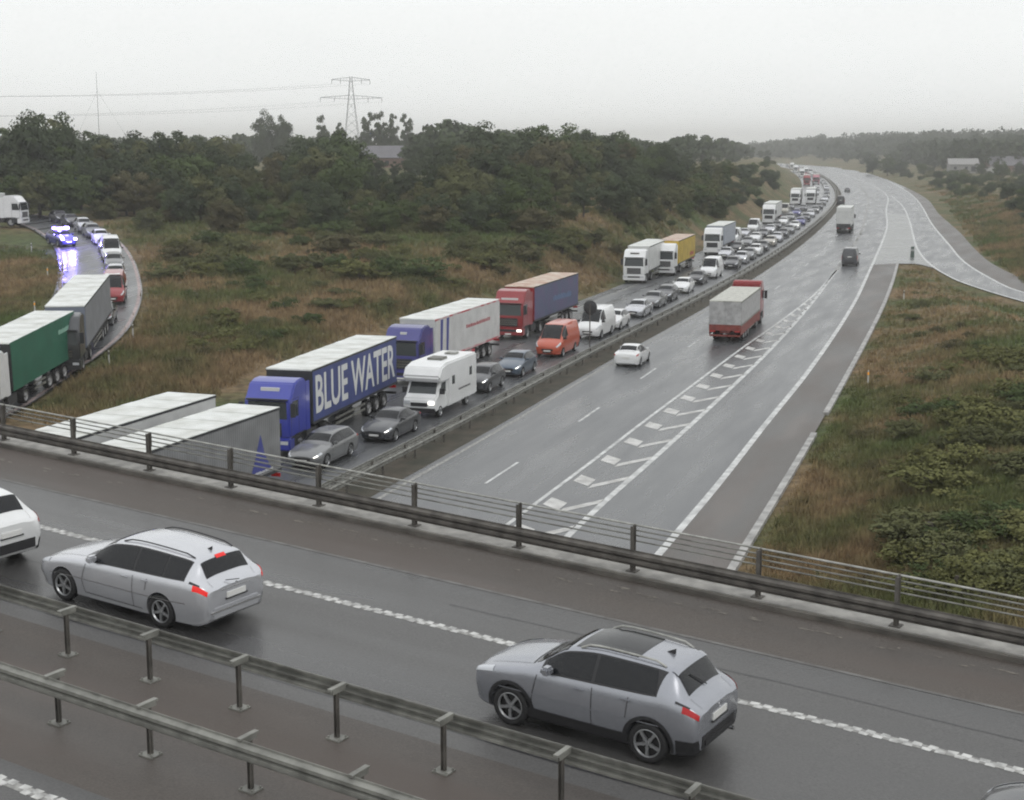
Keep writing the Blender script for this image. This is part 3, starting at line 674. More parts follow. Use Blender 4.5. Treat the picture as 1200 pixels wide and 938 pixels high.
WHEELS = {}
def wheel(parent, x, y, r, wd, sg, rimmat=None, n=28, spokes=5, truck=False):
    key = (r, wd, sg, n, spokes, truck)
    if key not in WHEELS:
        b = MB(); h = wd / 2
        b.lathe([(r * .66, -h * .9), (r * .80, -h), (r * .94, -h * .96), (r, -h * .72), (r, h * .72), (r * .94, h * .96), (r * .80, h), (r * .66, h * .9)], n)
        ty = b.build('wheel', TYRE, smooth=True, angle=rad(50)); b = MB(); yo = sg * h
        if truck:
            b.lathe([(r * .67, yo * .85), (r * .62, yo * .5), (r * .3, yo * .35), (r * .26, yo * .9), (0.001, yo * .95)], n)
        else:
            b.lathe([(r * .67, yo * .80), (r * .70, yo * .96), (r * .655, yo * 1.0), (r * .61, yo * .72)], n)
            b.lathe([(r * .62, yo * .35), (0.001, yo * .35)], n, 1)
            for k in range(spokes):
                a = 2 * math.pi * k / spokes
                for da in (-.12, .12):
                    M = Matrix.Rotation(-a, 4, 'Y'); y0, y1 = sorted((yo * .55, yo * .92))
                    z0 = r * .10; b.hexa([M @ Vector(v) for v in [(-.028 + da * .3, y0, z0), (-.016 + da * 1.1, y0, r * .64), (-.028 + da * .3, y1, z0), (-.016 + da * 1.1, y1 * .97, r * .64),
                                                          (.028 + da * .3, y0, z0), (.016 + da * 1.1, y0, r * .64), (.028 + da * .3, y1, z0), (.016 + da * 1.1, y1 * .97, r * .64)]])
            b.lathe([(0.001, yo * .98), (r * .13, yo * .96), (r * .17, yo * .6)], 14)
        rm = b.build('rim', [STEELRIM if truck else RIM, RIMD], smooth=True, angle=rad(40))
        WHEELS[key] = (ty.data, rm.data); bpy.data.objects.remove(ty); bpy.data.objects.remove(rm)
    t, m = WHEELS[key]
    o = link('wheel', t, None, parent); o.location = (x, y, r); q = link('rim', m, None, o)
    return o

HATCH = [(0, .33, .52, .60, .48, .56, .62, .42, .66, .01), (.10, .22, .70, .78, .52, .72, .70, .52, .74, .015), (.40, .19, .82, .87, .55, .82, .79, .60, .85, .02),
         (.95, .17, .84, .90, .58, .86, .90, .64, .97, .03), (1.25, .17, .85, .90, .6, .86, .94, .66, 1.02, .03), (2.0, .17, .85, .90, .6, .86, .97, .60, 1.42, .04),
         (2.7, .17, .85, .90, .6, .86, .99, .59, 1.48, .04), (3.5, .17, .85, .90, .62, .86, 1.02, .57, 1.43, .04), (3.75, .17, .84, .89, .62, .85, 1.03, .56, 1.38, .03),
         (4.05, .20, .82, .87, .62, .83, .98, .60, 1.04, .02), (4.2, .26, .76, .82, .6, .78, .90, .56, .94, .01), (4.25, .32, .68, .75, .58, .70, .84, .50, .88, .01)]
WAGON = [(0, .33, .52, .60, .46, .56, .60, .42, .64, .01), (.10, .22, .70, .78, .50, .72, .67, .52, .71, .015), (.42, .18, .84, .89, .54, .84, .77, .62, .83, .02),
         (1.0, .16, .87, .92, .57, .88, .87, .66, .94, .03), (1.36, .16, .88, .93, .58, .88, .91, .68, .98, .03), (2.15, .16, .88, .93, .58, .88, .94, .61, 1.38, .045),
         (2.9, .16, .88, .93, .58, .88, .96, .605, 1.45, .045), (3.8, .16, .88, .93, .60, .88, .99, .585, 1.42, .04), (4.25, .17, .87, .92, .62, .87, 1.01, .565, 1.37, .035),
         (4.52, .20, .85, .90, .62, .85, .99, .60, 1.06, .02), (4.66, .26, .80, .85, .6, .79, .92, .58, .95, .01), (4.71, .32, .72, .78, .58, .72, .86, .52, .90, .01)]
SUV = [(0, .36, .54, .62, .55, .60, .74, .45, .78, .01), (.09, .25, .70, .77, .60, .74, .80, .54, .85, .015), (.38, .21, .80, .85, .64, .82, .89, .60, .95, .02),
       (.9, .20, .83, .88, .66, .84, .98, .63, 1.06, .03), (1.12, .20, .83, .88, .66, .84, 1.01, .64, 1.10, .03), (1.78, .20, .83, .88, .66, .84, 1.03, .60, 1.47, .04),
       (2.4, .20, .83, .88, .66, .84, 1.05, .59, 1.55, .035), (3.2, .20, .83, .88, .68, .84, 1.08, .57, 1.53, .035), (3.58, .21, .82, .87, .68, .83, 1.10, .55, 1.48, .03),
       (3.92, .24, .81, .865, .68, .81, 1.06, .58, 1.13, .02), (4.10, .28, .77, .83, .66, .76, .98, .56, 1.02, .01), (4.16, .36, .70, .76, .64, .70, .92, .50, .96, .01)]
SALOON = [(0, .33, .52, .60, .46, .56, .60, .42, .64, .01), (.10, .22, .70, .78, .50, .72, .67, .52, .71, .015), (.42, .18, .82, .87, .54, .82, .77, .62, .83, .02),
          (1.0, .16, .85, .90, .57, .86, .87, .66, .93, .03), (1.40, .16, .85, .90, .58, .86, .91, .68, .97, .03), (2.2, .16, .85, .90, .58, .86, .94, .59, 1.36, .04),
          (2.8, .16, .85, .90, .58, .86, .95, .585, 1.42, .04), (3.4, .16, .85, .90, .60, .86, .97, .57, 1.37, .04), (4.05, .17, .85, .90, .60, .85, .99, .62, 1.04, .03),
          (4.45, .20, .82, .87, .60, .82, .96, .60, 1.00, .02), (4.56, .26, .76, .82, .6, .76, .90, .56, .94, .01), (4.6, .32, .70, .76, .58, .70, .84, .50, .88, .01)]
VAN = [(0, .40, .60, .70, .55, .66, .80, .50, .86, .01), (.10, .27, .78, .86, .60, .82, .92, .62, .98, .015), (.45, .24, .88, .94, .66, .92, 1.08, .72, 1.16, .02),
       (.75, .23, .92, .97, .70, .95, 1.16, .76, 1.26, .03), (1.55, .23, .93, .99, .75, .97, 1.30, .74, 2.02, .05), (1.95, .23, .93, .99, .8, .98, 1.4, .76, 2.22, .05),
       (3.2, .23, .93, .99, .8, .98, 1.4, .77, 2.28, .05), (5.15, .23, .93, .99, .8, .98, 1.4, .77, 2.26, .05), (5.33, .26, .92, .97, .8, .95, 1.38, .74, 2.18, .04), (5.38, .30, .90, .95, .8, .92, 1.36, .70, 2.10, .03)]
SPEC = {
    'hatch': dict(L=4.25, tab=HATCH, W=1.80, r=.315, ax=(.82, 3.40), cowl=1.25, rf=2.0, rb=3.75, re=4.05, side=(1.62, 3.80), bp=2.62),
    'wagon': dict(L=4.71, tab=WAGON, W=1.86, r=.325, ax=(.90, 3.60), cowl=1.36, rf=2.15, rb=4.28, re=4.52, side=(1.72, 4.16), bp=2.85, cp=3.62),
    'suv': dict(L=4.16, tab=SUV, W=1.76, r=.335, ax=(.82, 3.34), cowl=1.12, rf=1.78, rb=3.60, re=3.90, side=(1.42, 3.42), bp=2.32),
    'saloon': dict(L=4.6, tab=SALOON, W=1.80, r=.32, ax=(.88, 3.60), cowl=1.40, rf=2.2, rb=3.42, re=4.02, side=(1.76, 3.72), bp=2.80),
    'van': dict(L=5.38, tab=VAN, W=1.98, r=.345, ax=(.95, 4.15), cowl=.78, rf=1.90, rb=None, re=None, side=(1.12, 2.12), bp=None),
}
def make_car(kind, pm, label, cat, group=None, hero=False, lit=False, brake=False, name=None):
    S = SPEC[kind]; sh = Shell(S['L'], S['tab']); L, W, r = S['L'], S['W'], S['r']; hl = L / 2
    root = thing(name or {'hatch': 'hatchback_car', 'wagon': 'estate_car', 'suv': 'off_road_car', 'saloon': 'saloon_car', 'van': 'panel_van'}[kind], label, cat, group=group)
    V, Fc = sh.mesh(46 if hero else 22, 5 if hero else 3)
    body = mesh_obj('body', V, Fc, pm, root); cut_arches(body, [hl - a for a in S['ax']], W, r + .055)
    nn = 10 if hero else 5; KQ = {'wagon': .02, 'suv': .12}.get(kind, .2)
    # windscreen
    b = MB(); x0, x1 = S['cowl'] + .05, S['rf'] - .06
    sh.patch(b, x0, x1, 5.08, 8.92, nn, 16 if hero else 10, .008); b.build('windscreen', GLASS, root, smooth=True)
    for sg in (0, 1):
        f = (lambda t: t) if sg == 0 else (lambda t: 14 - t)
        a0, a1 = S['side']; segs = [(a0, S['bp'] - .03), (S['bp'] + .03, a1)] if S['bp'] else [(a0, a1)]
        if S.get('cp'): segs = [(a0, S['bp'] - .03), (S['bp'] + .03, S['cp'] - .02), (S['cp'] + .02, a1)]
        b = MB(); sh.patch(b, a0 - .07, lambda t: a1 + .04 if kind == 'van' else a1 + .02 + KQ * ((t if t < 7 else 14 - t) - 4.12) ** 2, f(4.07), f(4.93), nn * 2, 5, .004); b.build('window_frame', PLASTIC, root, smooth=True)
        for (u0, u1) in segs:
            last = (u1 == a1) and kind != 'van'; first = u0 == a0
            b = MB()
            xr = (lambda t, u1=u1: u1 - (.0 if not last else (.22 * (1 - abs((t if t < 7 else 14 - t) - 4.55) * 1.2) * 0 + KQ * ((t if t < 7 else 14 - t) - 4.12) ** 2)))
            sh.patch(b, u0, xr, f(4.14), f(4.86), nn, 5, .007); b.build('side_window', GLASS, root, smooth=True)
    if S['rb']:
        b = MB(); sh.patch(b, S['rb'] + .03, S['re'] - .02, 5.10, 8.90, nn, 14, .008); b.build('rear_window', GLASS, root, smooth=True)
    # lamps
    for sg in (0, 1):
        f = (lambda t: t) if sg == 0 else (lambda t: 14 - t)
        b = MB(); sh.patch(b, .015 if kind != 'van' else .02, (.46 if kind != 'van' else .5), f(3.75), f(4.35), 8, 5, .008)
        hd = b.build('headlight', LAMP, root, smooth=True)
        if lit and sg == 0: b = MB(); sh.patch(b, .02, .17, f(3.8), f(4.2), 4, 4, .016); b.build('bulb', LAMPON, hd, smooth=True)
        b = MB()
        if kind == 'van': sh.patch(b, L - .14, L - .004, f(3.0), f(4.0), 4, 5, .008)
        elif kind == 'suv': sh.patch(b, L - .27, L - .02, f(3.68), f(4.0), 8, 5, .010)
        else: sh.patch(b, L - .30, L - .02, f(3.66), f(3.98), 8, 5, .010)
        b.build('tail_light', TAILON if brake else TAIL, root, smooth=True)
        if hero:
            b = MB(); sh.patch(b, L - .40, L - .16, f(4.0), f(4.14), 5, 2, .012); b.build('lamp_surround', PLASTIC, root, smooth=True)
    # grille, bumper openings, plates
    zf = sh.pt(0, 3).z
    b = MB(); b.box(hl - .02, hl + .012, -.42, .42, zf - .02, zf + .12); b.build('grille', PLASTIC, root, bevel=.01)
    b = MB(); b.box(hl - .02, hl + .01, -.36, .36, zf - .16, zf - .08); b.build('air_intake', PLASTIC, root)
    b = MB(); b.box(hl + .008, hl + .022, -.26, .26, zf - .07, zf + .03); b.build('number_plate', PLATE, root)
    b = MB(); zr_ = sh.pt(L, 4).z - .14; b.box(-hl - .02, -hl + .01, -.26, .26, zr_ - .06, zr_ + .05); b.build('number_plate', PLATE, root)
    b = MB(); sh.patch(b, L - .35, L - .004, 1.0, 2.55, 6, 5, .009); sh.patch(b, L - .35, L - .004, 11.45, 13.0, 6, 5, .009)
    zz = sh.pt(L, 2.5).z; b.box(-hl - .012, -hl + .02, -.62, .62, sh.pt(L, 1).z, zz + .03); b.build('rear_bumper', PLASTIC if kind in ('suv', 'van', 'hatch') else pm, root)
    for a in S['ax']:
        for sg in (1, -1): wheel(root, hl - a, sg * (W / 2 - .115), r, .21, sg, n=36 if hero else 16, spokes=5)
    # mirrors
    for sg in (1, -1):
        xm = S['cowl'] + .42; p = sh.side(xm, sh.pt(xm, 4).z + .05, sg)
        b = MB(); b.box(p.x - .07, p.x + .09, min(p.y, p.y + sg * .20), max(p.y, p.y + sg * .20), p.z - .01, p.z + .13); b.build('mirror', pm if kind != 'van' else PLASTIC, root, bevel=.035 if hero else .02)
    if hero:
        b = MB()
        for w0, w1 in ((5.04, 5.07), (8.93, 8.96)): sh.patch(b, .30, S['cowl'] + .02, w0, w1, 16, 1, .004)
        sh.patch(b, S['cowl'] - .012, S['cowl'] + .02, 5.07, 8.93, 1, 14, .006); b.build('bonnet_seam', RIMD, root)
        b = MB()
        for w0, w1 in ((4.98, 5.01), (8.99, 9.02)): sh.patch(b, S['re'] + .01, L - .05, w0, w1, 12, 1, .004)
        b.build('tailgate_seam', RIMD, root)
        b = MB()
        for w0 in (2.95, 11.05 - .06): sh.patch(b, .5, L - .45, w0, w0 + .06, 30, 1, .006)
        b.build('side_moulding', pm if kind != 'wagon' else CHROME, root, smooth=True)
        b = MB(); b.box(-hl - .035, -hl + .02, -.30, .30, zr_ - .085, zr_ - .06); b.build('plate_holder', PLASTIC, root)
    if hero or kind != 'van':
        for sg in (1, -1):
            b = MB(); zs = sh.pt(2.5, 4).z - .04
            b1 = S['bp'] or 2
            lines = [[(S['cowl'] + .18, zs - .02), (S['cowl'] + .10, .55), (S['cowl'] + .16, .30)], [(b1, zs), (b1 + .02, .28)], [(S['cowl'] + .16, .30), (S['ax'][1] - .5, .28)], [(S['ax'][1] - .12 - .25, zs), (S['ax'][1] - .40, .68)]]
            for ln in lines: sh.line(b, ln, .014, sg)
            b.build('door_seam', RIMD, root)
        if hero:
            for sg in (1, -1):
                for xh in (b1 - .22, S['ax'][1] - .42):
                    p = sh.side(xh, sh.pt(xh, 4).z - .10, sg); b = MB(); b.box(p.x - .09, p.x + .09, p.y - .012, p.y + .02 if sg > 0 else p.y + .012, p.z - .015, p.z + .015)
                    b.build('door_handle', pm, root, bevel=.008)
    return root, sh
PROTO = {}
def recolour(root, old, new):
    for ch in root.children:
        for i, sl_ in enumerate(ch.material_slots):
            if ch.data.materials[i] == old: sl_.link = 'OBJECT'; sl_.material = new
def place(root, p, fwd, pitch_f=None, zfun=None, half=1.8):
    f = Vector((fwd[0], fwd[1], 0)).normalized()
    z = p.z
    if zfun:
        z0, z1 = zfun(p.x + f.x * half, p.y + f.y * half), zfun(p.x - f.x * half, p.y - f.y * half); f = Vector((f.x, f.y, (z0 - z1) / (2 * half))).normalized(); z = (z0 + z1) / 2
    if pitch_f is not None: f = pitch_f
    left = Vector((0, 0, 1)).cross(f).normalized(); up = f.cross(left)
    M = Matrix((f, left, up)).transposed(); root.rotation_euler = M.to_euler(); root.location = (p.x, p.y, z)
def car(kind, pm, label, cat, p, fwd, group=None, lit=False, brake=False, name=None, **kw):
    key = (kind, lit, brake)
    if key not in PROTO:
        root, sh = make_car(kind, P_GREY, label, cat, group, lit=lit, brake=brake); PROTO[key] = root
    else: root = copy_tree(PROTO[key]); 
    for k in ('label', 'category', 'group'):
        if k in root: del root[k]
    tagp(root, label, cat, group); recolour(root, P_GREY, pm) if root is not PROTO[key] or True else None
    place(root, p, fwd, **kw); return root

# --- the cars on the bridge
def on_deck(root, s, l): place(root, DP(s, l), DD, pitch_f=DD)
wag, sh = make_car('wagon', P_SIL, 'silver estate car driving left behind the white car on the bridge', 'car', hero=True, brake=True)
on_deck(wag, 8.72, .80); wag.scale = (.95,) * 3
b = MB()
for sg in (1, -1):
    f = (lambda t: t) if sg == 1 else (lambda t: 14 - t)
    pts = [sh.pt(x, f(5.25)) + Vector((0, 0, .045)) for x in np.linspace(2.3, 4.15, 10)]; pts[0].z -= .035; pts[-1].z -= .035
    b = MB(); b.tube(pts, .014, 8); b.build('roof_rail', PLASTIC, wag, smooth=True)
b = MB(); p = sh.pt(4.05, 7); b.prism([(p.x + .08, p.z), (p.x - .05, p.z), (p.x - .05, p.z + .07)], -.012, .012); b.build('antenna', PLASTIC, wag)
b = MB(); sh.patch(b, 4.27, 4.33, 6.6, 7.4, 2, 6, .010); b.build('brake_light', TAILON, wag)
for sg in (1, -1):
    f = (lambda t: t) if sg == 1 else (lambda t: 14 - t)
    b = MB(); sh.patch(b, 1.55, 4.12, f(4.95), f(5.0), 20, 2, .009); b.build('window_trim', CHROME, wag, smooth=True)
b = MB(); b.box(-2.362, -2.352, -.40, .40, .835, .85); b.build('tailgate_trim', CHROME, wag)
b = MB(); b.box(-2.375, -2.35, -.70, .70, .42, .47); b.build('bumper_trim', CHROME, wag, bevel=.008)
b = MB(); b.tube([(-2.37, -.09, .92), (-2.375, .09, .92)], .0001, 6)
b = MB(); b.lathe([(0.001, 0), (.05, 0), (.05, .01)], 20); o = b.build('badge', CHROME, wag); o.rotation_euler = (0, 0, rad(90)); o.location = (-2.352, 0, .885)

suv, sh = make_car('suv', P_SILB, 'blue-silver crossover with glass roof and roof bars, red tail lamp, nearest car on the bridge', 'car', hero=True)
on_deck(suv, -1.16, .80); suv.scale = (.95,) * 3
b = MB(); sh.patch(b, 1.84, 2.95, 5.35, 8.65, 8, 12, .006); b.build('glass_roof', GLASS, suv, smooth=True)
for sg in (1, -1):
    f = (lambda t: t) if sg == 1 else (lambda t: 14 - t)
    pts = [sh.pt(x, f(5.2)) + Vector((0, 0, .055)) for x in np.linspace(1.95, 3.45, 10)]; pts[0].z -= .05; pts[-1].z -= .05
    b = MB(); b.tube(pts, .018, 8); b.build('roof_bar', GALVL, suv, smooth=True)
    # black sill and wheel arch cladding
    b = MB(); sh.patch(b, S0 := 1.15, 3.0, f(1.3), f(2.35), 10, 4, .012); b.build('sill', PLASTIC, suv, smooth=True)
    for a in SPEC['suv']['ax']:
        b = MB(); V = []; nA = 24
        for i in range(nA + 1):
            th = rad(-12 + 204 * i / nA)
            for rr_ in (.385, .445):
                x = a + rr_ * math.cos(th); z = .34 + rr_ * math.sin(th); q = sh.side(min(max(x, .1), 4.1), max(z, .25), sg, .012); V.append(q)
        b.add(V, [(2 * i, 2 * i + 1, 2 * i + 3, 2 * i + 2) for i in range(nA)]); b.build('wheel_arch', PLASTIC, suv, smooth=True)
b = MB(); p = sh.pt(3.3, 7); b.prism([(p.x + .10, p.z), (p.x - .06, p.z), (p.x - .06, p.z + .08)], -.014, .014); b.build('antenna', PLASTIC, suv)
b = MB(); sh.patch(b, 3.56, 3.66, 5.05, 8.95, 2, 14, .02); b.build('spoiler', P_SILB, suv, smooth=True)
b = MB(); b.box(-2.11, -2.07, -.55, .55, .38, .50); b.build('bumper_insert', PLASTIC, suv, bevel=.02)
b = MB(); b.tube([(-2.13, -.55, .31), (-2.0, -.55, .31)], .035, 10); b.build('exhaust_pipe', CHROME, suv, smooth=True)
b = MB(); b.lathe([(0.001, 0), (.045, 0), (.045, .01)], 20); o = b.build('badge', CHROME, suv); o.rotation_euler = (0, 0, rad(90)); o.location = (-2.078, 0, .90)
b = MB(); b.tube([sh.pt(3.90, 7) + Vector((-.02, 0, .02)), sh.pt(3.74, 6.2) + Vector((-.01, 0, .03))], .010, 6); b.build('rear_wiper', PLASTIC, suv)
b = MB(); b.tube([sh.pt(4.5, 7) + Vector((-.02, 0, .02)), sh.pt(4.38, 6.2) + Vector((-.01, 0, .03))], .010, 6); b.build('rear_wiper', PLASTIC, wag)

wc, sh = make_car('suv', P_WHITE, 'white car cut off by the left edge of the photo, rear end only', 'car', hero=True, name='hatchback_car')
on_deck(wc, 14.40, .66); wc.scale = (.95,) * 3
dc, sh = make_car('saloon', P_DGREY, 'dark grey car just entering the photo at its bottom right corner', 'car', hero=True)
on_deck(dc, -9.42, .10)

# ------------------------------------------------------------------ lorries
def text_mesh(s, size, par, m, name, M, ext=.004, squeeze=1.0, bold=.0):
    c = bpy.data.curves.new('t', 'FONT'); c.body = s; c.size = size; c.extrude = ext; c.offset = bold; c.align_x = 'CENTER'; c.align_y = 'CENTER'; c.resolution_u = 3
    o = bpy.data.objects.new('t', c); COL.objects.link(o); bpy.context.view_layer.update()
    me = bpy.data.meshes.new_from_object(o.evaluated_get(bpy.context.evaluated_depsgraph_get())); bpy.data.objects.remove(o)
    me.transform(M @ Matrix.Diagonal((squeeze, 1, 1, 1))); me.name = name
    me.materials.clear(); return link(name, me, m, par)
def squiggle(par, x0, x1, z0, hgt, y, m, name='lettering', slope=0.0, n=12):
    """unreadable far lettering: a row of short uneven strokes"""
    b = MB(); x = x0; k = 0; rr_ = random.Random(int(abs(x0 * 100)))
    while x < x1:
        w_ = rr_.uniform(.05, .10) * (x1 - x0) / n * 6; g = hgt * rr_.uniform(.6, 1); z = z0 + slope * (x - x0)
        b.box(x, x + w_, min(y, y + .006), max(y, y + .006), z, z + g); x += w_ * 1.5
    return b.build(name, m, par)
ROOFW = mat('trailer_roof_sheet', (0.72, 0.74, 0.72), .45, col2=(0.52, 0.53, 0.49), scale=.9)
ROOFO = mat('stained_roof_sheet', (0.58, 0.52, 0.44), .5, col2=(0.42, 0.25, 0.17), scale=1.1)
BOXW = mat('white_box_panel', (0.60, 0.61, 0.60), .4, var=.18, scale=.8)
BOXG = mat('grey_curtain', (0.23, 0.235, 0.24), .55, var=.3, scale=.9)
CURB = mat('blue_curtain', (0.05, 0.07, 0.22), .5, var=.25, scale=.9)
CURG = mat('green_curtain', (0.022, 0.135, 0.082), .5, var=.2, scale=.7)
CURP = mat('violet_curtain', (0.095, 0.075, 0.16), .5, col2=(0.07, 0.09, 0.16), scale=.7)
CURY = mat('yellow_curtain', (0.50, 0.35, 0.03), .5, var=.3, scale=.9)
TRIMD = mat('dark_trim', (0.03, 0.032, 0.036), .6)
CHAS = mat('chassis_steel', (0.04, 0.04, 0.042), .7, var=.3)
CHASR = mat('red_chassis', (0.22, 0.045, 0.035), .6, var=.35, scale=2)
def folds(m, f=1.9, st=.5):
    N, L = nodes(m); b_ = N['Principled BSDF']; tcn = N.new('ShaderNodeTexCoord'); wv = N.new('ShaderNodeTexWave'); wv.bands_direction = 'X'; wv.inputs['Scale'].default_value = f; wv.inputs['Distortion'].default_value = 1.2; wv.inputs['Detail'].default_value = 2
    L.new(tcn.outputs['Object'], wv.inputs[0]); bp = N.new('ShaderNodeBump'); bp.inputs['Strength'].default_value = st; bp.inputs['Distance'].default_value = .04; L.new(wv.outputs[0], bp.inputs['Height']); L.new(bp.outputs[0], b_.inputs['Normal'])
for m_ in (BOXG, CURB, CURG, CURP, CURY): folds(m_)
LETW = mat('white_lettering', (0.62, 0.63, 0.62), .5)
LETR = mat('red_lettering', (0.35, 0.06, 0.07), .5)
LETN = mat('navy_lettering', (0.05, 0.06, 0.24), .5)
LETG = mat('pale_green_lettering', (0.30, 0.52, 0.42), .5)
STRR = mat('red_stripe', (0.45, 0.03, 0.05), .5, col2=(.55, .45, .45), scale=1.3, detail=0)
def lorry(label, cabm, boxm, roofm=None, frontm=None, group=None, TL=13.6, top=4.0, floor=1.15, skirt=None, chas=None, lit=False, simple=False, name='lorry', low=None, cabh=3.75, reardoor=None):
    roofm = roofm or ROOFW; frontm = frontm or boxm; chas = chas or CHAS
    Lt = TL + 2.95; hl = Lt / 2; r = thing(name, label, 'lorry', group=group)
    xc = hl
    prof = [(xc - 2.2, 1.0), (xc - .04, 1.0), (xc, 1.35), (xc, 1.85), (xc - .14, 2.85), (xc - .34, 3.05), (xc - .8, cabh - .12), (xc - 1.3, cabh), (xc - 2.0, cabh), (xc - 2.2, cabh - .15)]
    b = MB(); b.prism(prof, -1.22, 1.22); b.build('cab', cabm, r, bevel=.07)
    def fx(z): return xc - .14 * max(0, min(1, (z - 1.85) / 1.0))
    b = MB(); V = [(fx(1.95) + .012, -1.08, 1.95), (fx(1.95) + .012, 1.08, 1.95), (fx(2.8) + .012, 1.0, 2.8), (fx(2.8) + .012, -1.0, 2.8)]
    b.add(V, [(0, 1, 2, 3)]); b.build('windscreen', GLASSM, r)
    b = MB(); b.hexa([(fx(2.85) + .16, y, 2.86) if k else (fx(2.85) - .02, y, 3.0) for y in (-1.08, 1.08) for k in (0, 1)][0:4] + [(fx(2.85) + .17, -1.08, 2.9), (fx(2.85) + .17, 1.08, 2.9), (fx(2.85), -1.08, 3.04), (fx(2.85), 1.08, 3.04)]) if False else b.box(fx(2.85) - .05, fx(2.85) + .17, -1.08, 1.08, 2.86, 2.93)
    b.build('sun_visor', TRIMD, r, bevel=.02)
    for sg in (1, -1):
        y = sg * 1.228; b = MB(); b.add([(xc - .22, y, 1.98), (xc - 1.12, y, 1.98), (xc - 1.12, y, 2.78), (xc - .38, y, 2.78)], [(0, 1, 2, 3)]); b.build('side_window', GLASSM, r)
        b = MB(); b.box(xc - .12, xc - .02, min(sg * 1.26, sg * 1.5), max(sg * 1.26, sg * 1.5), 2.05, 2.75); b.box(xc - .12, xc - .08, min(sg * 1.2, sg * 1.3), max(sg * 1.2, sg * 1.3), 2.68, 2.72); b.build('mirror', TRIMD, r, bevel=.02)
    b = MB(); b.box(xc - .03, xc + .018, -.78, .78, 1.10, 1.74); b.build('grille', TRIMD, r, bevel=.015)
    if not simple:
        b = MB()
        for z in (1.22, 1.38, 1.54): b.box(xc + .018, xc + .03, -.74, .74, z, z + .035)
        b.build('grille_bar', CHROME if cabm is not P_WHITE else STEELRIM, r)
    if not simple:
        for sg in (1, -1):
            b = MB(); y0, y1 = sorted((sg * 1.221, sg * 1.227))
            for (xa, xb, za, zb_) in ((xc - .20, xc - .185, 1.05, 2.9), (xc - 1.2, xc - 1.185, 1.05, 2.9), (xc - 1.2, xc - .2, 1.05, 1.065), (xc - 1.2, xc - .3, 2.885, 2.9)): b.box(xa, xb, y0, y1, za, zb_)
            b.build('door_seam', TRIMD, r)
            b = MB(); y0, y1 = sorted((sg * .95, sg * 1.235)); b.box(xc - 1.25, xc - .25, y0, y1, .40, .98); b.build('step', TRIMD, r, bevel=.03)
            b = MB(); b.box(xc - 2.75, xc - 2.2, min(sg * 1.12, sg * 1.2), max(sg * 1.12, sg * 1.2), 1.0, cabh - .25); b.build('side_deflector', cabm, r, bevel=.02)
            b = MB(); b.box(xc - 1.35 - .62, xc - 1.35 + .62, min(sg * .9, sg * 1.22), max(sg * .9, sg * 1.22), 1.02, 1.10); b.build('mudguard', TRIMD, r)
        b = MB(); b.box(xc + .055, xc + .066, -.7, .7, .66, .84); b.build('lower_grille', TRIMD, r)
    b = MB(); b.box(xc - .55, xc + .06, -1.24, 1.24, .36, 1.0); b.build('bumper', cabm, r, bevel=.06)
    for sg in (1, -1):
        b = MB(); b.box(xc + .03, xc + .075, min(sg * .72, sg * 1.14), max(sg * .72, sg * 1.14), .66, .86); b.build('headlight', LAMPON if (lit and sg > 0) else LAMP, r, bevel=.015)
    b = MB(); b.box(xc + .062, xc + .07, -.26, .26, .42, .54); b.build('number_plate', PLATE, r)
    b = MB(); b.box(-hl + .1, xc - .4, -.42, .42, .75, 1.0); b.box(xc - 5.8, xc - 2.2, -.42, .42, .6, .95)
    for sg in (1, -1):
        b.box(xc - 3.6, xc - 2.25, min(sg * .8, sg * 1.2), max(sg * .8, sg * 1.2), .45, 1.0)
    b.build('chassis', chas, r)
    for sg in (1, -1):
        wheel(r, xc - 1.35, sg * 1.06, .5, .32, sg, n=20, truck=True); wheel(r, xc - 4.95, sg * .98, .5, .5, sg, n=20, truck=True)
        for k in range(3): wheel(r, -hl + 2.2 + k * 1.32, sg * 1.02, .5, .38, sg, n=20, truck=True)
    x0, x1 = -hl, -hl + TL
    b = MB(); b.box(x0 + .02, x1 - .02, -1.25, 1.25, floor + .02, top - .06); b.build('cargo_box', frontm, r, bevel=.02, seg=1)
    b = MB(); n = 14
    for k in range(n):
        a, c = x0 + (x1 - x0) * k / n, x0 + (x1 - x0) * (k + 1) / n; b.box(a, c - .05, -1.27, 1.27, top - .055, top + .01 * (k % 2)); 
    b.box(x0, x1, -1.262, 1.262, top - .075, top - .02); b.build('roof', roofm, r)
    for sg in (1, -1):
        y0, y1 = sorted((sg * 1.254, sg * 1.272)); b = MB(); b.box(x0 + .1, x1 - .1, y0, y1, floor + .14, top - .12); b.build('side_curtain', boxm, r)
        y0, y1 = sorted((sg * 1.254, sg * 1.285)); b = MB(); b.box(x0, x1, y0, y1, top - .12, top - .02); b.box(x0, x1, y0, y1, floor, floor + .14); b.build('side_frame', TRIMD if not low else low, r)
        if not simple:
            y0, y1 = sorted((sg * 1.18, sg * 1.22)); b = MB()
            if skirt:
                b.box(x0 + 5.6, x1 - 3.4, y0, y1, .48, 1.05)
            else:
                b.box(x0 + 5.6, x1 - 3.4, y0, y1, .50, .62); b.box(x0 + 5.6, x1 - 3.4, y0, y1, .80, .92)
            b.build('side_guard', skirt or GALV, r)
    b = MB(); b.box(x0 - .03, x0 + .02, -1.22, -.01, floor + .08, top - .1); b.box(x0 - .03, x0 + .02, .01, 1.22, floor + .08, top - .1); b.build('rear_door', reardoor or frontm, r)
    for sg in (1, -1):
        b = MB(); b.box(x0 - .04, x0 + .02, min(sg * .75, sg * 1.18), max(sg * .75, sg * 1.18), .86, 1.02); b.build('tail_light', TAIL, r)
    b = MB(); b.box(x0 - .02, x0 + .06, -1.2, 1.2, .50, .64); b.build('underrun_bar', chas, r)
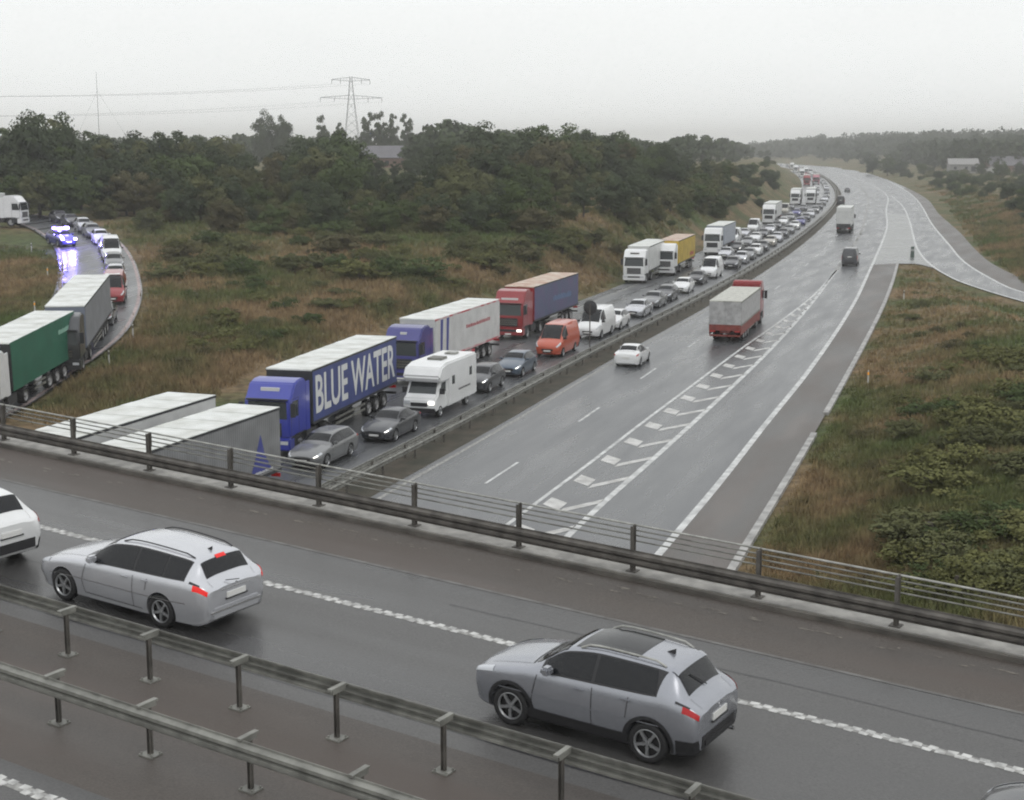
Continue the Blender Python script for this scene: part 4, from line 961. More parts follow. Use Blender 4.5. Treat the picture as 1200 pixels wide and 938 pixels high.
    r['hl'] = hl; return r
def place_lorry(r, pf, pr, z, zfun=None, front_part=None, latoff=0.0, fwd_off=0.0):
    """pf, pr: picture points of the roof's near edge (front, rear) of the trailer, at height z"""
    a = gr(*pf, z) if zfun is None else pf; b_ = gr(*pr, z) if zfun is None else pr
    f = (a - b_); f.z = 0; f.normalize(); left = Vector((-f.y, f.x, 0))
    hl = r['hl']; rear = b_; c = rear + f * (hl + fwd_off) - left * (1.27 + latoff); c.z = 0      # near edge is the lorry's left side
    del r['hl']; place(r, c, f, zfun=zfun, half=5); return r, c, f
def front_x(r): return r['hl']

QG = 'lorries standing in the queue'
# T0b: grey trailer with blue logo; T0a beyond it: both run under the bridge
r = lorry('grey-sided lorry with white roof partly under the bridge, blue emblem near its rear', P_GREY, BOXG, group=QG)
hl = r['hl']
b = MB(); b.add([(-hl + .9, 1.28, 1.45), (-hl + 2.7, 1.28, 1.35), (-hl + 2.35, 1.28, 1.9), (-hl + 1.75, 1.28, 3.1), (-hl + 1.45, 1.28, 2.2)], [(0, 1, 2, 3, 4)]); b.build('emblem', LETN, r)
squiggle(r, -hl + .8, -hl + 3.0, 1.40, .12, 1.283, LETW)
place_lorry(r, (177, 528), (328, 477), 4.0)
r = lorry('white-roofed lorry farthest left, alongside the grey-sided one under the bridge', P_WHITE, BOXW, group=QG); place_lorry(r, (93, 512), (253, 463), 4.0)
# T1
r = lorry('blue lorry with large white BLUE WATER lettering on its dark blue side', P_BLUE, CURB, group=QG, frontm=MATS['dark_trim'])
hl = r['hl']; cx = -hl + 6.8
Mt = Matrix.Translation((cx + .1, 1.276, 2.52)) @ Matrix(((-1, 0, 0, 0), (0, 0, 1, 0), (0, 1, 0, 0), (0, 0, 0, 1)))
text_mesh('BLUE WATER', 2.75, r, LETW, 'lettering', Mt, squeeze=.78, bold=.05)
b = MB(); b.box(hl - .62, hl - .50, -.5, .5, 3.22, 3.42); o = b.build('name_board', LETW, r); o.rotation_euler = (0, 0, 0)
place_lorry(r, (362, 435), (469, 392.5), 4.0, fwd_off=.7)
# T2
r = lorry('blue-cabbed lorry pulling a white trailer with two navy slashes and a red lower stripe', P_NAVY, BOXW, group=QG, low=STRR, skirt=STRR, frontm=BOXW)
hl = r['hl']
for k, xx in enumerate((3.3, 4.5)):
    b = MB(); x = hl - 2.95 - .9 - k * 1.15; b.add([(x, 1.28, 1.3), (x - .35, 1.28, 1.3), (x - .6, 1.28, 3.85), (x - .1, 1.28, 3.85)], [(0, 1, 2, 3)]); b.build('emblem', LETN, r)
squiggle(r, -hl + 2.4, -hl + 7.4, 2.7, .26, 1.277, LETR)
b = MB(); b.box(hl - .62, hl - .50, -.22, .22, 3.22, 3.4); b.build('name_board', LETW, r)
place_lorry(r, (512, 374), (586, 350.5), 4.0)
# T3
r = lorry('red-fronted lorry with violet-blue curtain sides and a stained pale roof', P_RED, CURP, roofm=ROOFO, group=QG, cabh=3.9, lit=True, frontm=P_RED)
squiggle(r, -r['hl'] + 2.5, -r['hl'] + 8, 2.2, .5, 1.277, mat('light_blue_lettering', (.10, .17, .30), .5), slope=.02)
hl = r['hl']; b = MB(); b.box(hl - .52, hl - .40, -.7, .7, 3.12, 3.3); b.build('name_board', LETW, r)
place_lorry(r, (624, 337), (678, 320), 4.0)
# T4, T5
r = lorry('white lorry with a tall rounded cab, ahead of the yellow one', P_WHITE, BOXW, group=QG, TL=13.0); hl = r['hl']
b = MB(); b.box(hl - .62, hl - .46, -.5, .5, 3.30, 3.42); b.build('name_board', GALVD, r)
place_lorry(r, (750, 293.5), (782, 280.5), 4.0)
r = lorry('yellow-sided lorry right behind the white one in the queue', P_WHITE, CURY, group=QG, TL=13.6, roofm=ROOFO, frontm=MATS['paint_yellow'])
squiggle(r, -r['hl'] + 1.5, -r['hl'] + 4.5, 1.6, .5, 1.277, LETR)
place_lorry(r, (790, 284.5), (815, 274.5), 4.0)
def q_lorry(label, px, py, off, cab, box, grp=QG, TL=12.5, **k):
    y = gr(px, py).y; p = road_pt(y, off); t = tang(y); r = lorry(label, cab, box, group=grp, TL=TL, simple=True, **k); hl = r['hl']; del r['hl']
    c = p + t * hl; place(r, Vector((c.x, c.y, 0)), -tang(c.y)); return r
q_lorry('white-cabbed lorry with pale blue-grey sides behind the yellow lorry', 838, 301, -10.4, P_WHITE, mat('pale_blue_curtain', (.34, .37, .42), .5, var=.2))
q_lorry('large white lorry in the queue where its road begins to bend', 886, 264, -10.8, P_WHITE, BOXW, TL=13.6)
FG = 'distant lorries near the bend'
for (px, py, off, cb, bx, lb) in ((908, 241, -11.5, P_WHITE, BOXW, 'distant white lorry with a bright roof, outer lane before the bend'), (925, 240, -7.8, P_WHITE, BOXG, 'distant white and grey lorry beside the bright roofed one'),
                                 (927, 218, -11.2, P_RED, P_RED, 'distant red lorry before the bend'), (938, 217, -7.6, mat('paint_pink', (.45, .20, .24), .4), P_RED, 'distant pink fronted lorry beside the red one'),
                                 (915, 208, -11.4, P_WHITE, BOXW, 'tiny pale lorry beyond the red lorry'), (925, 205, -7.8, P_WHITE, BOXG, 'tiny grey lorry beyond the pink fronted lorry'),
                                 (908, 202.5, -11.3, P_WHITE, BOXW, 'tiny lorry almost at the vanishing point of the queue'), (905, 198.5, -11.3, P_WHITE, P_BEIGE, 'farthest lorry of the queue, beige')):
    q_lorry(lb, px, py, off, cb, bx, FG)
# tipper lorry driving away on the right-hand carriageway
def dir_away(y): return tang(y)
r = lorry('tipper lorry with grey body, red chassis and red cab driving away', P_RED, mat('grey_tipper_body', (0.42, 0.42, 0.42), .5, var=.3), TL=12.0, top=3.3, floor=1.35, chas=CHASR, roofm=mat('pale_tarpaulin', (0.55, .55, .50), .7, var=.25), cabh=3.75, low=GALV)
hl = r['hl']; b = MB(); b.box(-hl - .06, -hl - .02, -1.24, 1.24, .95, 1.42); b.build('tailboard', CHASR, r)
for sg in (1, -1):
    b = MB(); b.box(-hl + .1, -hl + 11.5, min(sg * 1.2, sg * 1.25), max(sg * 1.2, sg * 1.25), .62, 1.36); b.build('side_skirt', CHASR, r)
del r['hl']; pr_ = gr(849, 402); t = Vector((.285, .958, 0)); c = pr_ + t * hl; place(r, Vector((c.x, c.y, 0)), t)
r = lorry('tall white lorry driving away far down the right-hand carriageway', P_WHITE, BOXW, TL=11.5, top=4.5, floor=1.2, frontm=BOXW); hl = r['hl']; del r['hl']
b = MB(); b.box(-hl - .05, -hl - .02, -1.25, 1.25, 3.9, 4.45); b.build('rear_header', LETW, r); b = MB(); b.box(-hl - .04, -hl - .02, -1.2, 1.2, .9, 1.7); b.build('rear_panel', TRIMD, r)
pr_ = gr(988, 274); t = tang(pr_.y); c = pr_ + t * hl; place(r, Vector((c.x, c.y, 0)), t)

# ------------------------------------------------------------------ queue of cars, front centre of each given where it stands
LEN = {k: v['L'] for k, v in SPEC.items()}
def q_car(kind, pm, label, px, py, group='cars standing in the queue', lit=False, off=None, **k):
    f = gr(px, py); t = tang(f.y)
    if off is not None: f = road_pt(f.y, off)
    c = f + t * (LEN[kind] / 2); return car(kind, pm, label, 'van' if kind == 'van' else 'car', Vector((c.x, c.y, 0)), -tang(c.y), group, lit=lit, **k)
q_car('wagon', P_GREY, 'grey estate car first in the near lane, one headlamp shining, beside the blue lorry cab', 354, 551, lit=True)
q_car('saloon', P_DGREY, 'dark car with a bright headlamp directly in front of the motorhome', 438, 520, lit=True)
q_car('suv', P_DGREY, 'dark off-road car right behind the motorhome', 554, 462, lit=True)
q_car('hatch', P_GBLUE, 'blue-grey car with shining headlamp between the dark off-road car and the orange van', 594, 443, lit=True)
q_car('van', P_ORR, 'orange-red van with pale roof beside the red-fronted lorry', 641, 420)
q_car('van', P_WHITE, 'white van half hidden behind the orange-red van', 688, 398)
q_car('hatch', P_WHITE, 'white car behind the half hidden white van', 713, 387)
q_car('saloon', P_SIL, 'silver car second behind the half hidden white van', 741, 373)
q_car('saloon', P_GREY, 'mid-grey car in front of the dark pair level with the white lorry cab', 760, 362)
q_car('wagon', P_DGREY, 'dark estate car level with the white lorry trailer', 775, 354, lit=False)
q_car('hatch', P_WHITE, 'small white car level with the yellow lorry', 796, 344.5)
q_car('saloon', P_BLACK, 'black car directly in front of the white roofed delivery van', 813, 334.5)
q_car('van', P_WHITE, 'white delivery van with a bright roof, behind the black car', 829, 327)
outer = [(850, 287, 'van', 'white', 'white van in the outer lane right behind the blue-grey sided lorry'), (862, 280, 'saloon', 'silver', 'silver saloon in the outer lane ahead of the large white lorry'), (872, 274, 'van', 'white', 'white van close in front of the large white lorry'), (899, 252, 'van', 'beige', 'beige van in the outer lane behind the large white lorry'), (904, 247, 'hatch', 'dark', 'dark hatchback in the outer lane behind the beige van')]
names = ['grey', 'dark', 'silver', 'white', 'black', 'blue-grey']
PM = {'grey': P_GREY, 'dark': P_DGREY, 'silver': P_SIL, 'white': P_WHITE, 'black': P_BLACK, 'blue-grey': P_GBLUE, 'violet-blue': P_NAVY, 'red': P_RED, 'beige': P_BEIGE}
near_lane = [(843, 317, 'dark'), (852, 311, 'silver'), (861, 306, 'grey'), (869, 301, 'white'), (877, 296, 'black'), (886, 290, 'beige'), (893, 285, 'silver'), (901, 280, 'dark'), (908, 275, 'grey'), (915, 270, 'white'),
             (922, 265, 'violet-blue'), (929, 260, 'dark'), (935, 255.5, 'silver'), (941, 250.5, 'grey'), (946, 246, 'black'), (950, 241.5, 'grey'), (954, 237, 'silver'), (957, 232.5, 'grey'), (959, 228, 'dark'), (960, 223.5, 'silver'), (959, 219, 'grey'), (957, 215, 'white')]
mid_lane = [(833, 305, 'silver'), (845, 298, 'black'), (855, 291, 'grey'), (866, 285.5, 'white'), (876, 280, 'dark'), (885, 275, 'silver'), (894, 270, 'black'), (903, 265, 'white'), (911, 259.5, 'grey'), (919, 254, 'violet-blue'), (927, 248, 'dark'), (942, 229, 'silver'), (945, 224, 'grey')]
kinds = ['hatch', 'saloon', 'wagon', 'suv', 'hatch', 'van']
cnt = {}
for px, py, kd, cn, lb in outer: q_car(kd, PM[cn], lb, px, py, off=-11.0, group='distant cars in the queue')
for lane, lst, off in (('median', near_lane, -4.5), ('middle', mid_lane, -7.8)):
    for i, (px, py, cn) in enumerate(lst):
        kd = kinds[(i * 3 + (1 if lane == 'middle' else 0)) % 6]
        if kd == 'van' and cn not in ('white', 'grey', 'beige'): kd = 'hatch'
        dist = 'where the queue starts to bend' if py > 285 else 'half way round the bend of the queue' if py > 250 else 'far round the bend of the queue'
        word = {'hatch': 'hatchback', 'saloon': 'saloon', 'wagon': 'estate car', 'suv': 'off-road car', 'van': 'van'}[kd]
        base = '%s %s in the %s lane %s' % (cn, word, lane, dist); cnt[base] = cnt.get(base, 0) + 1
        q_car(kd, PM[cn], base, px, py, off=off, group='distant cars in the queue', lit=(i % 4 == 1))
# distant vehicles still further along: drawn at a few pixels each
for i in range(26):
    y = 520 + i * 22; 
    for off in (-4.5, -7.9):
        if rnd.random() < .25: continue
        cn = rnd.choice(['grey', 'dark', 'white', 'silver', 'red']); p = road_pt(y + rnd.uniform(-5, 5), off)
        car(rnd.choice(['hatch', 'saloon', 'van' if cn == 'white' else 'wagon']), PM[cn], 'tiny %s vehicle in the farthest stretch of the queue' % cn, 'car', p, -tang(y), 'farthest vehicles of the queue')
q_a = car('saloon', P_WHITE, 'white saloon driving away alone in the left lane of the right-hand carriageway', 'car', gr(733, 431) + Vector((.30, .954, 0)) * 2.3, (.30, .954, 0), brake=False)
f = gr(995, 312.5); t = tang(f.y); car('van', P_DGREY, 'dark van driving away behind the tall white lorry', 'van', f + t * 2.7, t)
f = gr(985, 240.5); t = tang(f.y); car('van', P_BLACK, 'black vehicle just ahead of the tall white lorry', 'van', f + t * 2.7, t)
f = gr(993, 225.5); t = tang(f.y); car('saloon', P_DGREY, 'small dark car farthest ahead on the right-hand carriageway', 'car', f + t * 2.3, t)

# motorhome
def motorhome():
    r = thing('motorhome', 'white motorhome with overcab and roof hatch, standing beside the blue lorries', 'motorhome'); hl = 3.4
    b = MB(); b.prism([(-hl, .45), (hl - 1.9, .45), (hl - 1.9, 2.0), (hl - .55, 2.02), (hl - .38, 2.35), (hl - .75, 2.85), (hl - 1.6, 3.02), (-hl, 2.98)], -1.12, 1.12); b.build('living_body', P_WHITE, r, bevel=.09)
    b = MB(); b.prism([(hl - 2.0, .4), (hl - .05, .4), (hl, .75), (hl - .12, 1.15), (hl - .5, 1.32), (hl - 1.0, 2.05), (hl - 2.0, 2.05)], -.98, .98); b.build('cab', P_WHITE, r, bevel=.08)
    b = MB(); b.add([(hl - .53, -.84, 1.36), (hl - .53, .84, 1.36), (hl - .955, .78, 1.98), (hl - .955, -.78, 1.98)], [(0, 1, 2, 3)])
    for v in range(4): b.V[v] = (b.V[v][0] + .03, b.V[v][1], b.V[v][2] + .01)
    b.build('windscreen', GLASSM, r)
    for sg in (1, -1):
        b = MB(); b.add([(hl - .75, sg * .99, 1.38), (hl - 1.75, sg * .99, 1.38), (hl - 1.75, sg * .99, 1.95), (hl - 1.08, sg * .99, 1.95)], [(0, 1, 2, 3)]); b.build('side_window', GLASSM, r)
        b = MB(); b.box(hl - 2.9, hl - 2.45, sg * 1.115 - .012, sg * 1.115 + .012, 1.65, 2.15); b.build('side_window', GLASSM, r)
        b = MB(); b.box(-hl + .9, -hl + 1.35, sg * 1.115 - .012, sg * 1.115 + .012, 1.75, 2.25); b.build('side_window', GLASSM, r)
        b = MB(); b.box(hl - .85, hl - .68, min(sg * 1.0, sg * 1.28), max(sg * 1.0, sg * 1.28), 1.35, 1.68); b.build('mirror', PLASTIC, r, bevel=.02)
        b = MB(); b.box(hl - .1, hl + .012, min(sg * .55, sg * .9), max(sg * .55, sg * .9), .82, 1.02); b.build('headlight', LAMPON if sg > 0 else LAMP, r, bevel=.02)
        wheel(r, hl - .85, sg * .88, .34, .22, sg, n=18); wheel(r, -hl + 1.7, sg * .95, .34, .22, sg, n=18)
    b = MB(); b.box(hl - .04, hl + .02, -.5, .5, .72, .92); b.build('grille', PLASTIC, r)
    b = MB(); b.box(hl - .2, hl + .06, -.95, .95, .36, .62); b.build('bumper', PLASTIC, r, bevel=.04)
    b = MB(); b.box(-.1, .9, -.45, .45, 3.0, 3.14); b.build('roof_hatch', GALV, r, bevel=.03)
    b = MB(); b.box(-2.4, -1.7, -.35, .35, 2.99, 3.10); b.build('roof_hatch', GALVL, r, bevel=.03)
    squiggle(r, -2.2, -.2, 1.15, .14, 1.125, P_GREY)
    return r
m = motorhome(); f = gr(491, 491); t = tang(f.y); c = f + t * 3.4; place(m, Vector((c.x, c.y, 0)), -t)

# round sign seen from behind, beside the half hidden white van
def post_sign():
    p = gr(691, 407); r = thing('road_sign', 'round road sign seen from behind on a post in the median', 'sign', (p.x, p.y, 0), math.atan2(tang(p.y).y, tang(p.y).x))
    b = MB(); b.tube([(0, 0, -.1), (0, 0, 3.4)], .045, 10); b.build('post', GALVD, r, smooth=True)
    b = MB(); prof = [(.001, -.02), (.52, -.02), (.55, 0), (.52, .02), (.001, .02)]; b.lathe(prof, 28); o = b.build('sign_disc', TRIMD, r, smooth=True); o.location = (.07, 0, 3.05); o.rotation_euler = (0, 0, rad(90))
post_sign()
# marker posts and gore marker
def marker(px, py, label, red=False, z=None, h=1.05, g='slim marker posts along the road edges'):
    p = graise(px, py) if z is None else gr(px, py, z); r = thing('marker_post', label, 'marker post', (p.x, p.y, p.z - .05), 0, g)
    b = MB(); b.tube([(0, 0, 0), (0, 0, h)], .06, 8, r2=.045); b.build('post', mat('pale_plastic', (.5, .5, .47), .6), r, smooth=True)
    b = MB(); b.tube([(0, 0, h - .3), (0, 0, h - .12)], .058, 8); b.build('reflector', AMBER if red else GALVD, r, smooth=True)
marker(1017, 452, 'slim marker post with amber reflector on the verge beyond the gap in the kerb', True)
marker(1059, 352, 'slim marker post on the brown verge near the tip of the grass')
marker(56, 326, 'yellowish marker post inside the bend of the left slip road, upper one', True)
marker(41, 368, 'marker post inside the bend of the left slip road, above the green lorry', True)
marker(37, 296, 'short marker post beside the police vehicle', False)
marker(156, 396, 'marker post outside the left slip road just past its red car', False)
marker(128, 428, 'marker post outside the left slip road beside the grey lorry', False)
p = gr(1069, 302); r = thing('marker_bollard', 'dark marker bollard at the tip of the paved wedge between the roads', 'bollard', (p.x, p.y, 0))
b = MB(); b.tube([(0, 0, 0), (0, 0, 1.5)], .28, 16, r2=.22); b.build('body', mat('dark_green_plastic', (.06, .09, .08), .5), r, smooth=True); b = MB(); b.tube([(0, 0, .9), (0, 0, 1.15)], .275, 16, r2=.262); b.build('band', PAINT, r, smooth=True)

# ------------------------------------------------------------------ slip road traffic
GZ = lambda x, y: T(y) + .12
def rfwd(f):  # direction of travel on the ramp: from the far end towards the near end
    p, t = ramp_pt(f, -3.5); return -t
def place_ramp(r, f, off, half=2.0):
    p, t = ramp_pt(f, off); place(r, p, -t, zfun=GZ, half=half); return p
def at_z(px, py, zz):
    r_ = ray(px, py); z = zz
    for _ in range(40):
        p = CAM + r_ * ((z - H) / r_.z); z = z * .5 + .5 * (zz + T(p.y))
    return p
RG = 'lorries on the left slip road'
def chord_place(r, near_px, far_px, z, latoff=0.0, flip=1):
    a = near_px; 
ga, gb = at_z(14, 405, 4.0), at_z(88, 365, 4.0); print('green trailer', (ga - gb).length)
g = lorry('green-sided lorry with white roof and white cab at the left edge of the photo', P_WHITE, CURG, group=RG, TL=(ga - gb).length, low=CURG, frontm=TRIMD)
squiggle(g, -g['hl'] + .9, -g['hl'] + 3.0, 3.0, .34, 1.277, LETG)
place_lorry(g, at_z(16, 404, 4.0), at_z(88, 365, 4.0), 4, zfun=GZ)
g = lorry('grey-sided lorry with white roof just behind the green lorry on the left slip road', P_DGREY, mat('mid_grey_curtain', (.24, .25, .27), .5, var=.25, scale=.8), group=RG, frontm=mat('blue_grey_front', (.19, .215, .27), .5))
place_lorry(g, at_z(106, 352, 4.0), at_z(129, 323, 4.0), 4, zfun=GZ)
g = lorry('white lorry coming round the top of the left slip road behind the blue flashing lights', P_WHITE, BOXW, group=RG); del g['hl']
pw = onT(28, 266); place(g, pw + Vector((-8.0, .6, 0)), (1, -.08, 0), zfun=GZ, half=5)
def ramp_car(kind, pm, label, px, py, off=-2.2, **k):
    P_ = onT(px, py); d = np.hypot(RPO[:, 0] - P_.x, RPO[:, 1] - P_.y); i = int(np.clip(np.argmin(d), 2, len(RPO) - 3)); t = RPO[i + 2] - RPO[i - 2]
    C = offset_curve(RPO, off); q = Vector((C[i][0], C[i][1], 0))
    t = Vector((t[0], t[1], 0)).normalized(); return car(kind, pm, label, 'van' if kind == 'van' else 'car', q, -t, 'vehicles waiting on the left slip road', zfun=GZ, **k)
rc = ramp_car('van', P_RED, 'red and white van waiting on the left slip road beside the grey lorry', 160, 354)
b = MB(); b.box(-2.55, 1.2, -1.005, -.985, .95, 1.35); b.box(-2.55, 1.2, .985, 1.005, .95, 1.35); b.build('white_band', P_WHITE, rc)
b = MB(); b.box(-2.5, .8, -.6, .6, 2.27, 2.30); b.build('white_roof', P_WHITE, rc)
ramp_car('hatch', P_BLACK, 'dark car in front of the red and white van on the left slip road', 150, 380)
for (px, py, kd, pm_, lb) in ((163, 330, 'hatch', P_SIL, 'silver hatchback first behind the red and white van'), (160, 316, 'suv', P_GREY, 'grey off-road car second behind the red and white van'), (156, 305, 'van', P_WHITE, 'white van third behind the red and white van'),
                              (150, 295, 'saloon', P_SIL, 'silver saloon fourth behind the red and white van'), (141, 285, 'hatch', P_WHITE, 'white hatchback fifth behind the red and white van'), (130, 277.5, 'wagon', P_GREY, 'grey estate car sixth behind the red and white van'),
                              (117, 270.5, 'suv', P_SIL, 'silver off-road car third from the blue lights'), (104, 265, 'saloon', P_DGREY, 'dark saloon second from the blue lights'), (91, 261, 'hatch', P_BLACK, 'black hatchback nearest the blue lights')):
    ramp_car(kd, pm_, lb + ' on the left slip road', px, py)
# emergency vehicle with blue lights
pv = onT(70, 291); BLU = mat('blue_beacon', (0.1, 0.1, .8), .3, emit=(0.22, 0.16, 1.0), es=14)
BLW = mat('blue_white_flasher', (0.6, 0.6, .9), .3, emit=(0.62, 0.5, 1.0), es=9)
ev, shv = make_car('suv', P_NAVY, 'dark police car with blue flashing lights on the left slip road', 'police car', name='police_car')
ev.scale = (1.12,) * 3
place(ev, pv + Vector((-.3, 1.6, 0)), (.62, -.8, 0), zfun=GZ); hz = 1.55
b = MB(); b.box(-.25, .15, -.62, .62, hz + .03, hz + .22); b.build('light_bar', BLU, ev, bevel=.04)
for y in (-.62, .62):
    b = MB(); b.box(2.06, 2.14, y - .16, y + .16, .70, .90); b.build('front_flasher', BLW, ev, bevel=.02)
    b = MB(); b.box(-.3, .2, y - .16, y + .16, hz + .02, hz + .26); b.build('roof_flasher', BLW if y > 0 else BLU, ev, bevel=.02)
for x in (-1.5, 1.4):
    b = MB(); b.box(x - .16, x + .16, .86, .92, .72, .9); b.build('side_flasher', BLW, ev, bevel=.02)
li = bpy.data.lights.new('beacon_light', 'POINT'); li.energy = 900; li.color = (.25, .2, 1); li.shadow_soft_size = .25
lo = bpy.data.objects.new('beacon_light', li); COL.objects.link(lo); lo.parent = ev; lo.location = (0, 0, 2.4)
li = bpy.data.lights.new('flasher_light', 'POINT'); li.energy = 500; li.color = (.35, .28, 1); li.shadow_soft_size = .2
lo = bpy.data.objects.new('flasher_light', li); COL.objects.link(lo); lo.parent = ev; lo.location = (2.7, 0, 1.0)

# ------------------------------------------------------------------ vegetation
def leaf_mat(name, c1, c2, objvar=.16):
    m = mat(name, c1, .9, col2=c2, scale=.35, objvar=objvar, spec=.04, detail=3); return m
LF = leaf_mat('leaves_dark', (0.074, 0.092, 0.052), (0.050, 0.064, 0.038))
LFO = leaf_mat('leaves_olive', (0.125, 0.130, 0.062), (0.088, 0.094, 0.046))
LFG = leaf_mat('leaves_green', (0.084, 0.112, 0.046), (0.060, 0.080, 0.034))
LFY = leaf_mat('leaves_yellowish', (0.150, 0.150, 0.060), (0.105, 0.110, 0.046))
LFB = leaf_mat('leaves_brownish', (0.120, 0.108, 0.060), (0.080, 0.076, 0.042))
BARK = mat('bark', (.07, .06, .05), .9, var=.4)
def crown_mesh(name, rx, rz, n, leaf, seed, lobes=26, base=-0.05, shape='round'):
    g = np.random.default_rng(seed); C = []
    for _ in range(lobes):
        v = g.normal(size=3); v /= np.linalg.norm(v); k = g.uniform(.2, .84)
        if shape == 'poplar': c = np.array([v[0] * rx * .40, v[1] * rx * .40, g.uniform(-.95, .92) * rz]); rr_ = rx * g.uniform(.40, .6) * (1 - .45 * max(0, c[2]) / rz)
        elif shape == 'cone': h = g.uniform(-1, 1); c = np.array([v[0] * rx * .6 * (1 - h) / 2, v[1] * rx * .6 * (1 - h) / 2, h * rz]); rr_ = rx * g.uniform(.25, .42) * (1.15 - (h + 1) / 2 * .7)
        else: c = np.array([v[0] * rx * k, v[1] * rx * k, v[2] * rz * k]); rr_ = rx * g.uniform(.16, .38)
        C.append((c, rr_))
    per = n // lobes; V = []; 
    for c, rr_ in C:
        d = g.normal(size=(per, 3)); d /= np.linalg.norm(d, axis=1)[:, None]; d[:, 2] = np.where(d[:, 2] < -.3, -d[:, 2], d[:, 2])
        P = c + d * rr_ * g.uniform(.55, 1.08, (per, 1)); a = g.normal(size=(per, 3)); a = a - d * (a * d).sum(1)[:, None] * .6; a /= np.linalg.norm(a, axis=1)[:, None]
        b_ = np.cross(d, a); b_ /= np.linalg.norm(b_, axis=1)[:, None] + 1e-9; s = leaf * g.uniform(.5, 1.2, (per, 1))
        V.append(np.stack([P - a * s, P + b_ * s * .6, P + a * s, P - b_ * s * .6], 1).reshape(-1, 3))
    V = np.concatenate(V); V[:, 2] += rz * (1 + base); V = V[: len(V) // 4 * 4]
    me = bpy.data.meshes.new(name); nf = len(V) // 4
    me.vertices.add(len(V)); me.vertices.foreach_set('co', V.astype(np.float32).ravel()); me.loops.add(len(V)); me.loops.foreach_set('vertex_index', np.arange(len(V), dtype=np.int32))
    me.polygons.add(nf); me.polygons.foreach_set('loop_start', np.arange(0, len(V), 4, dtype=np.int32)); me.update(calc_edges=True); return me, C
def limb_mesh(hgt, r, C, seed, base):
    g = random.Random(seed); b = MB(); b.tube([(0, 0, -.6), (.05 * g.uniform(-1, 1), .1, hgt * .35), (.15 * g.uniform(-1, 1), .1 * g.uniform(-1, 1), hgt * .7)], r, 7, r2=r * .4)
    for c, rr_ in C[:7]:
        b.tube([(0, 0, hgt * g.uniform(.25, .5)), (c[0] * .5, c[1] * .5, hgt * .5), (c[0] * .85, c[1] * .85, max(hgt * .5, c[2] + base))], r * .35, 5, r2=r * .1)
    return b
TREES = {}
def tree_proto(key, rx, rz, n, leaf, seed, shape='round', lobes=26):
    me, C = crown_mesh('crown', rx, rz, n, leaf, seed, shape=shape, lobes=lobes); b = limb_mesh(rz * 2, .16 if shape != 'bush' else .06, C, seed, rz * 1.15)
    o = b.build('trunk', BARK); tm = o.data; bpy.data.objects.remove(o); TREES[key] = (me, tm, rz * 2.15)
for i in range(5): tree_proto('r%d' % i, 3.1, 3.5, 8000, .17, 20 + i, lobes=62)
for i in range(3): tree_proto('t%d' % i, 2.2, 4.4, 7000, .17, 40 + i, lobes=54)
for i in range(2): tree_proto('c%d' % i, 2.1, 4.2, 4000, .22, 50 + i, shape='cone', lobes=34)
for i in range(2): tree_proto('p%d' % i, 1.9, 6.5, 6000, .20, 60 + i, shape='poplar', lobes=70)
for i in range(4): tree_proto('b%d' % i, 1.2, .85, 2600, .075, 70 + i, lobes=40)
for i in range(2): tree_proto('f%d' % i, 4.0, 4.0, 900, .55, 80 + i, lobes=22)
def tree(key, p, hgt, m, label, cat='tree', name='broadleaf_tree', group='trees of the wood above the motorway', wscale=1.0):
    me, tm, h0 = TREES[key]; s = hgt / h0; r = thing(name, label, cat, p, rnd.uniform(0, 6.28), group); r.scale = (s * wscale, s * wscale, s)
    if not me.materials: me.materials.append(LF); tm.materials.clear() if False else None
    c = bpy.data.objects.new('crown', me); COL.objects.link(c); c.parent = r
    c.material_slots[0].link = 'OBJECT'; c.material_slots[0].material = m
    t = bpy.data.objects.new('trunk' if cat == 'tree' else 'stem', tm); COL.objects.link(t); t.parent = r
    return r
def sky_y(px):
    return interp(px, [-60, 0, 25, 45, 65, 85, 110, 160, 200, 225, 250, 275, 300, 350, 375, 395, 430, 470, 500, 540, 560, 590, 620, 660, 700, 735, 760, 800, 835, 860, 880],
                  [135, 137, 128, 128, 122, 140, 142, 143, 138, 142, 150, 158, 162, 150, 135, 134, 165, 168, 155, 145, 140, 135, 132, 138, 140, 148, 160, 171, 180, 190, 200])
def x_at(px, y): return (px - 600) / F * math.hypot(y, 0) * 1.0 * (math.cos(PITCH) + 0.02)
def wx(px, y): return (px - 600) * y * math.cos(PITCH) / F * 1.0 + (px - 600) / F * 1.5
def rowlimit(px, y): # keep trees off the motorway
    return gx(y) - 17.5
TREEW = ['dark green', 'olive', 'dull green', 'brownish green']
TM = {'dark green': LF, 'olive': LFO, 'dull green': LFG, 'brownish green': LFB}
cntt = 0
def skyline_tree(px, y, topy, key=None, col=None, row='back', ws=1.15):
    x = wx(px, y); z = ground(x, y)
    d = y; ztop = H + (170 - topy) / F * d
    h = max(2.2, ztop - z); key = key or rnd.choice(['r0', 'r1', 'r2', 'r3', 'r4', 't0', 't1'])
    col = col or rnd.choices(TREEW, [5, 3, 2, 1])[0]
    lab = {'back': '%s tree on the skyline of the wood left of the motorway', 'mid': '%s tree in the middle of the wood left of the motorway', 'front': 'low %s tree at the front edge of the wood'}[row] % col
    return tree(key, (x, y, z - .1), h, TM[col], lab, group='%s trees of the wood, %s rows' % (col, row), wscale=ws)
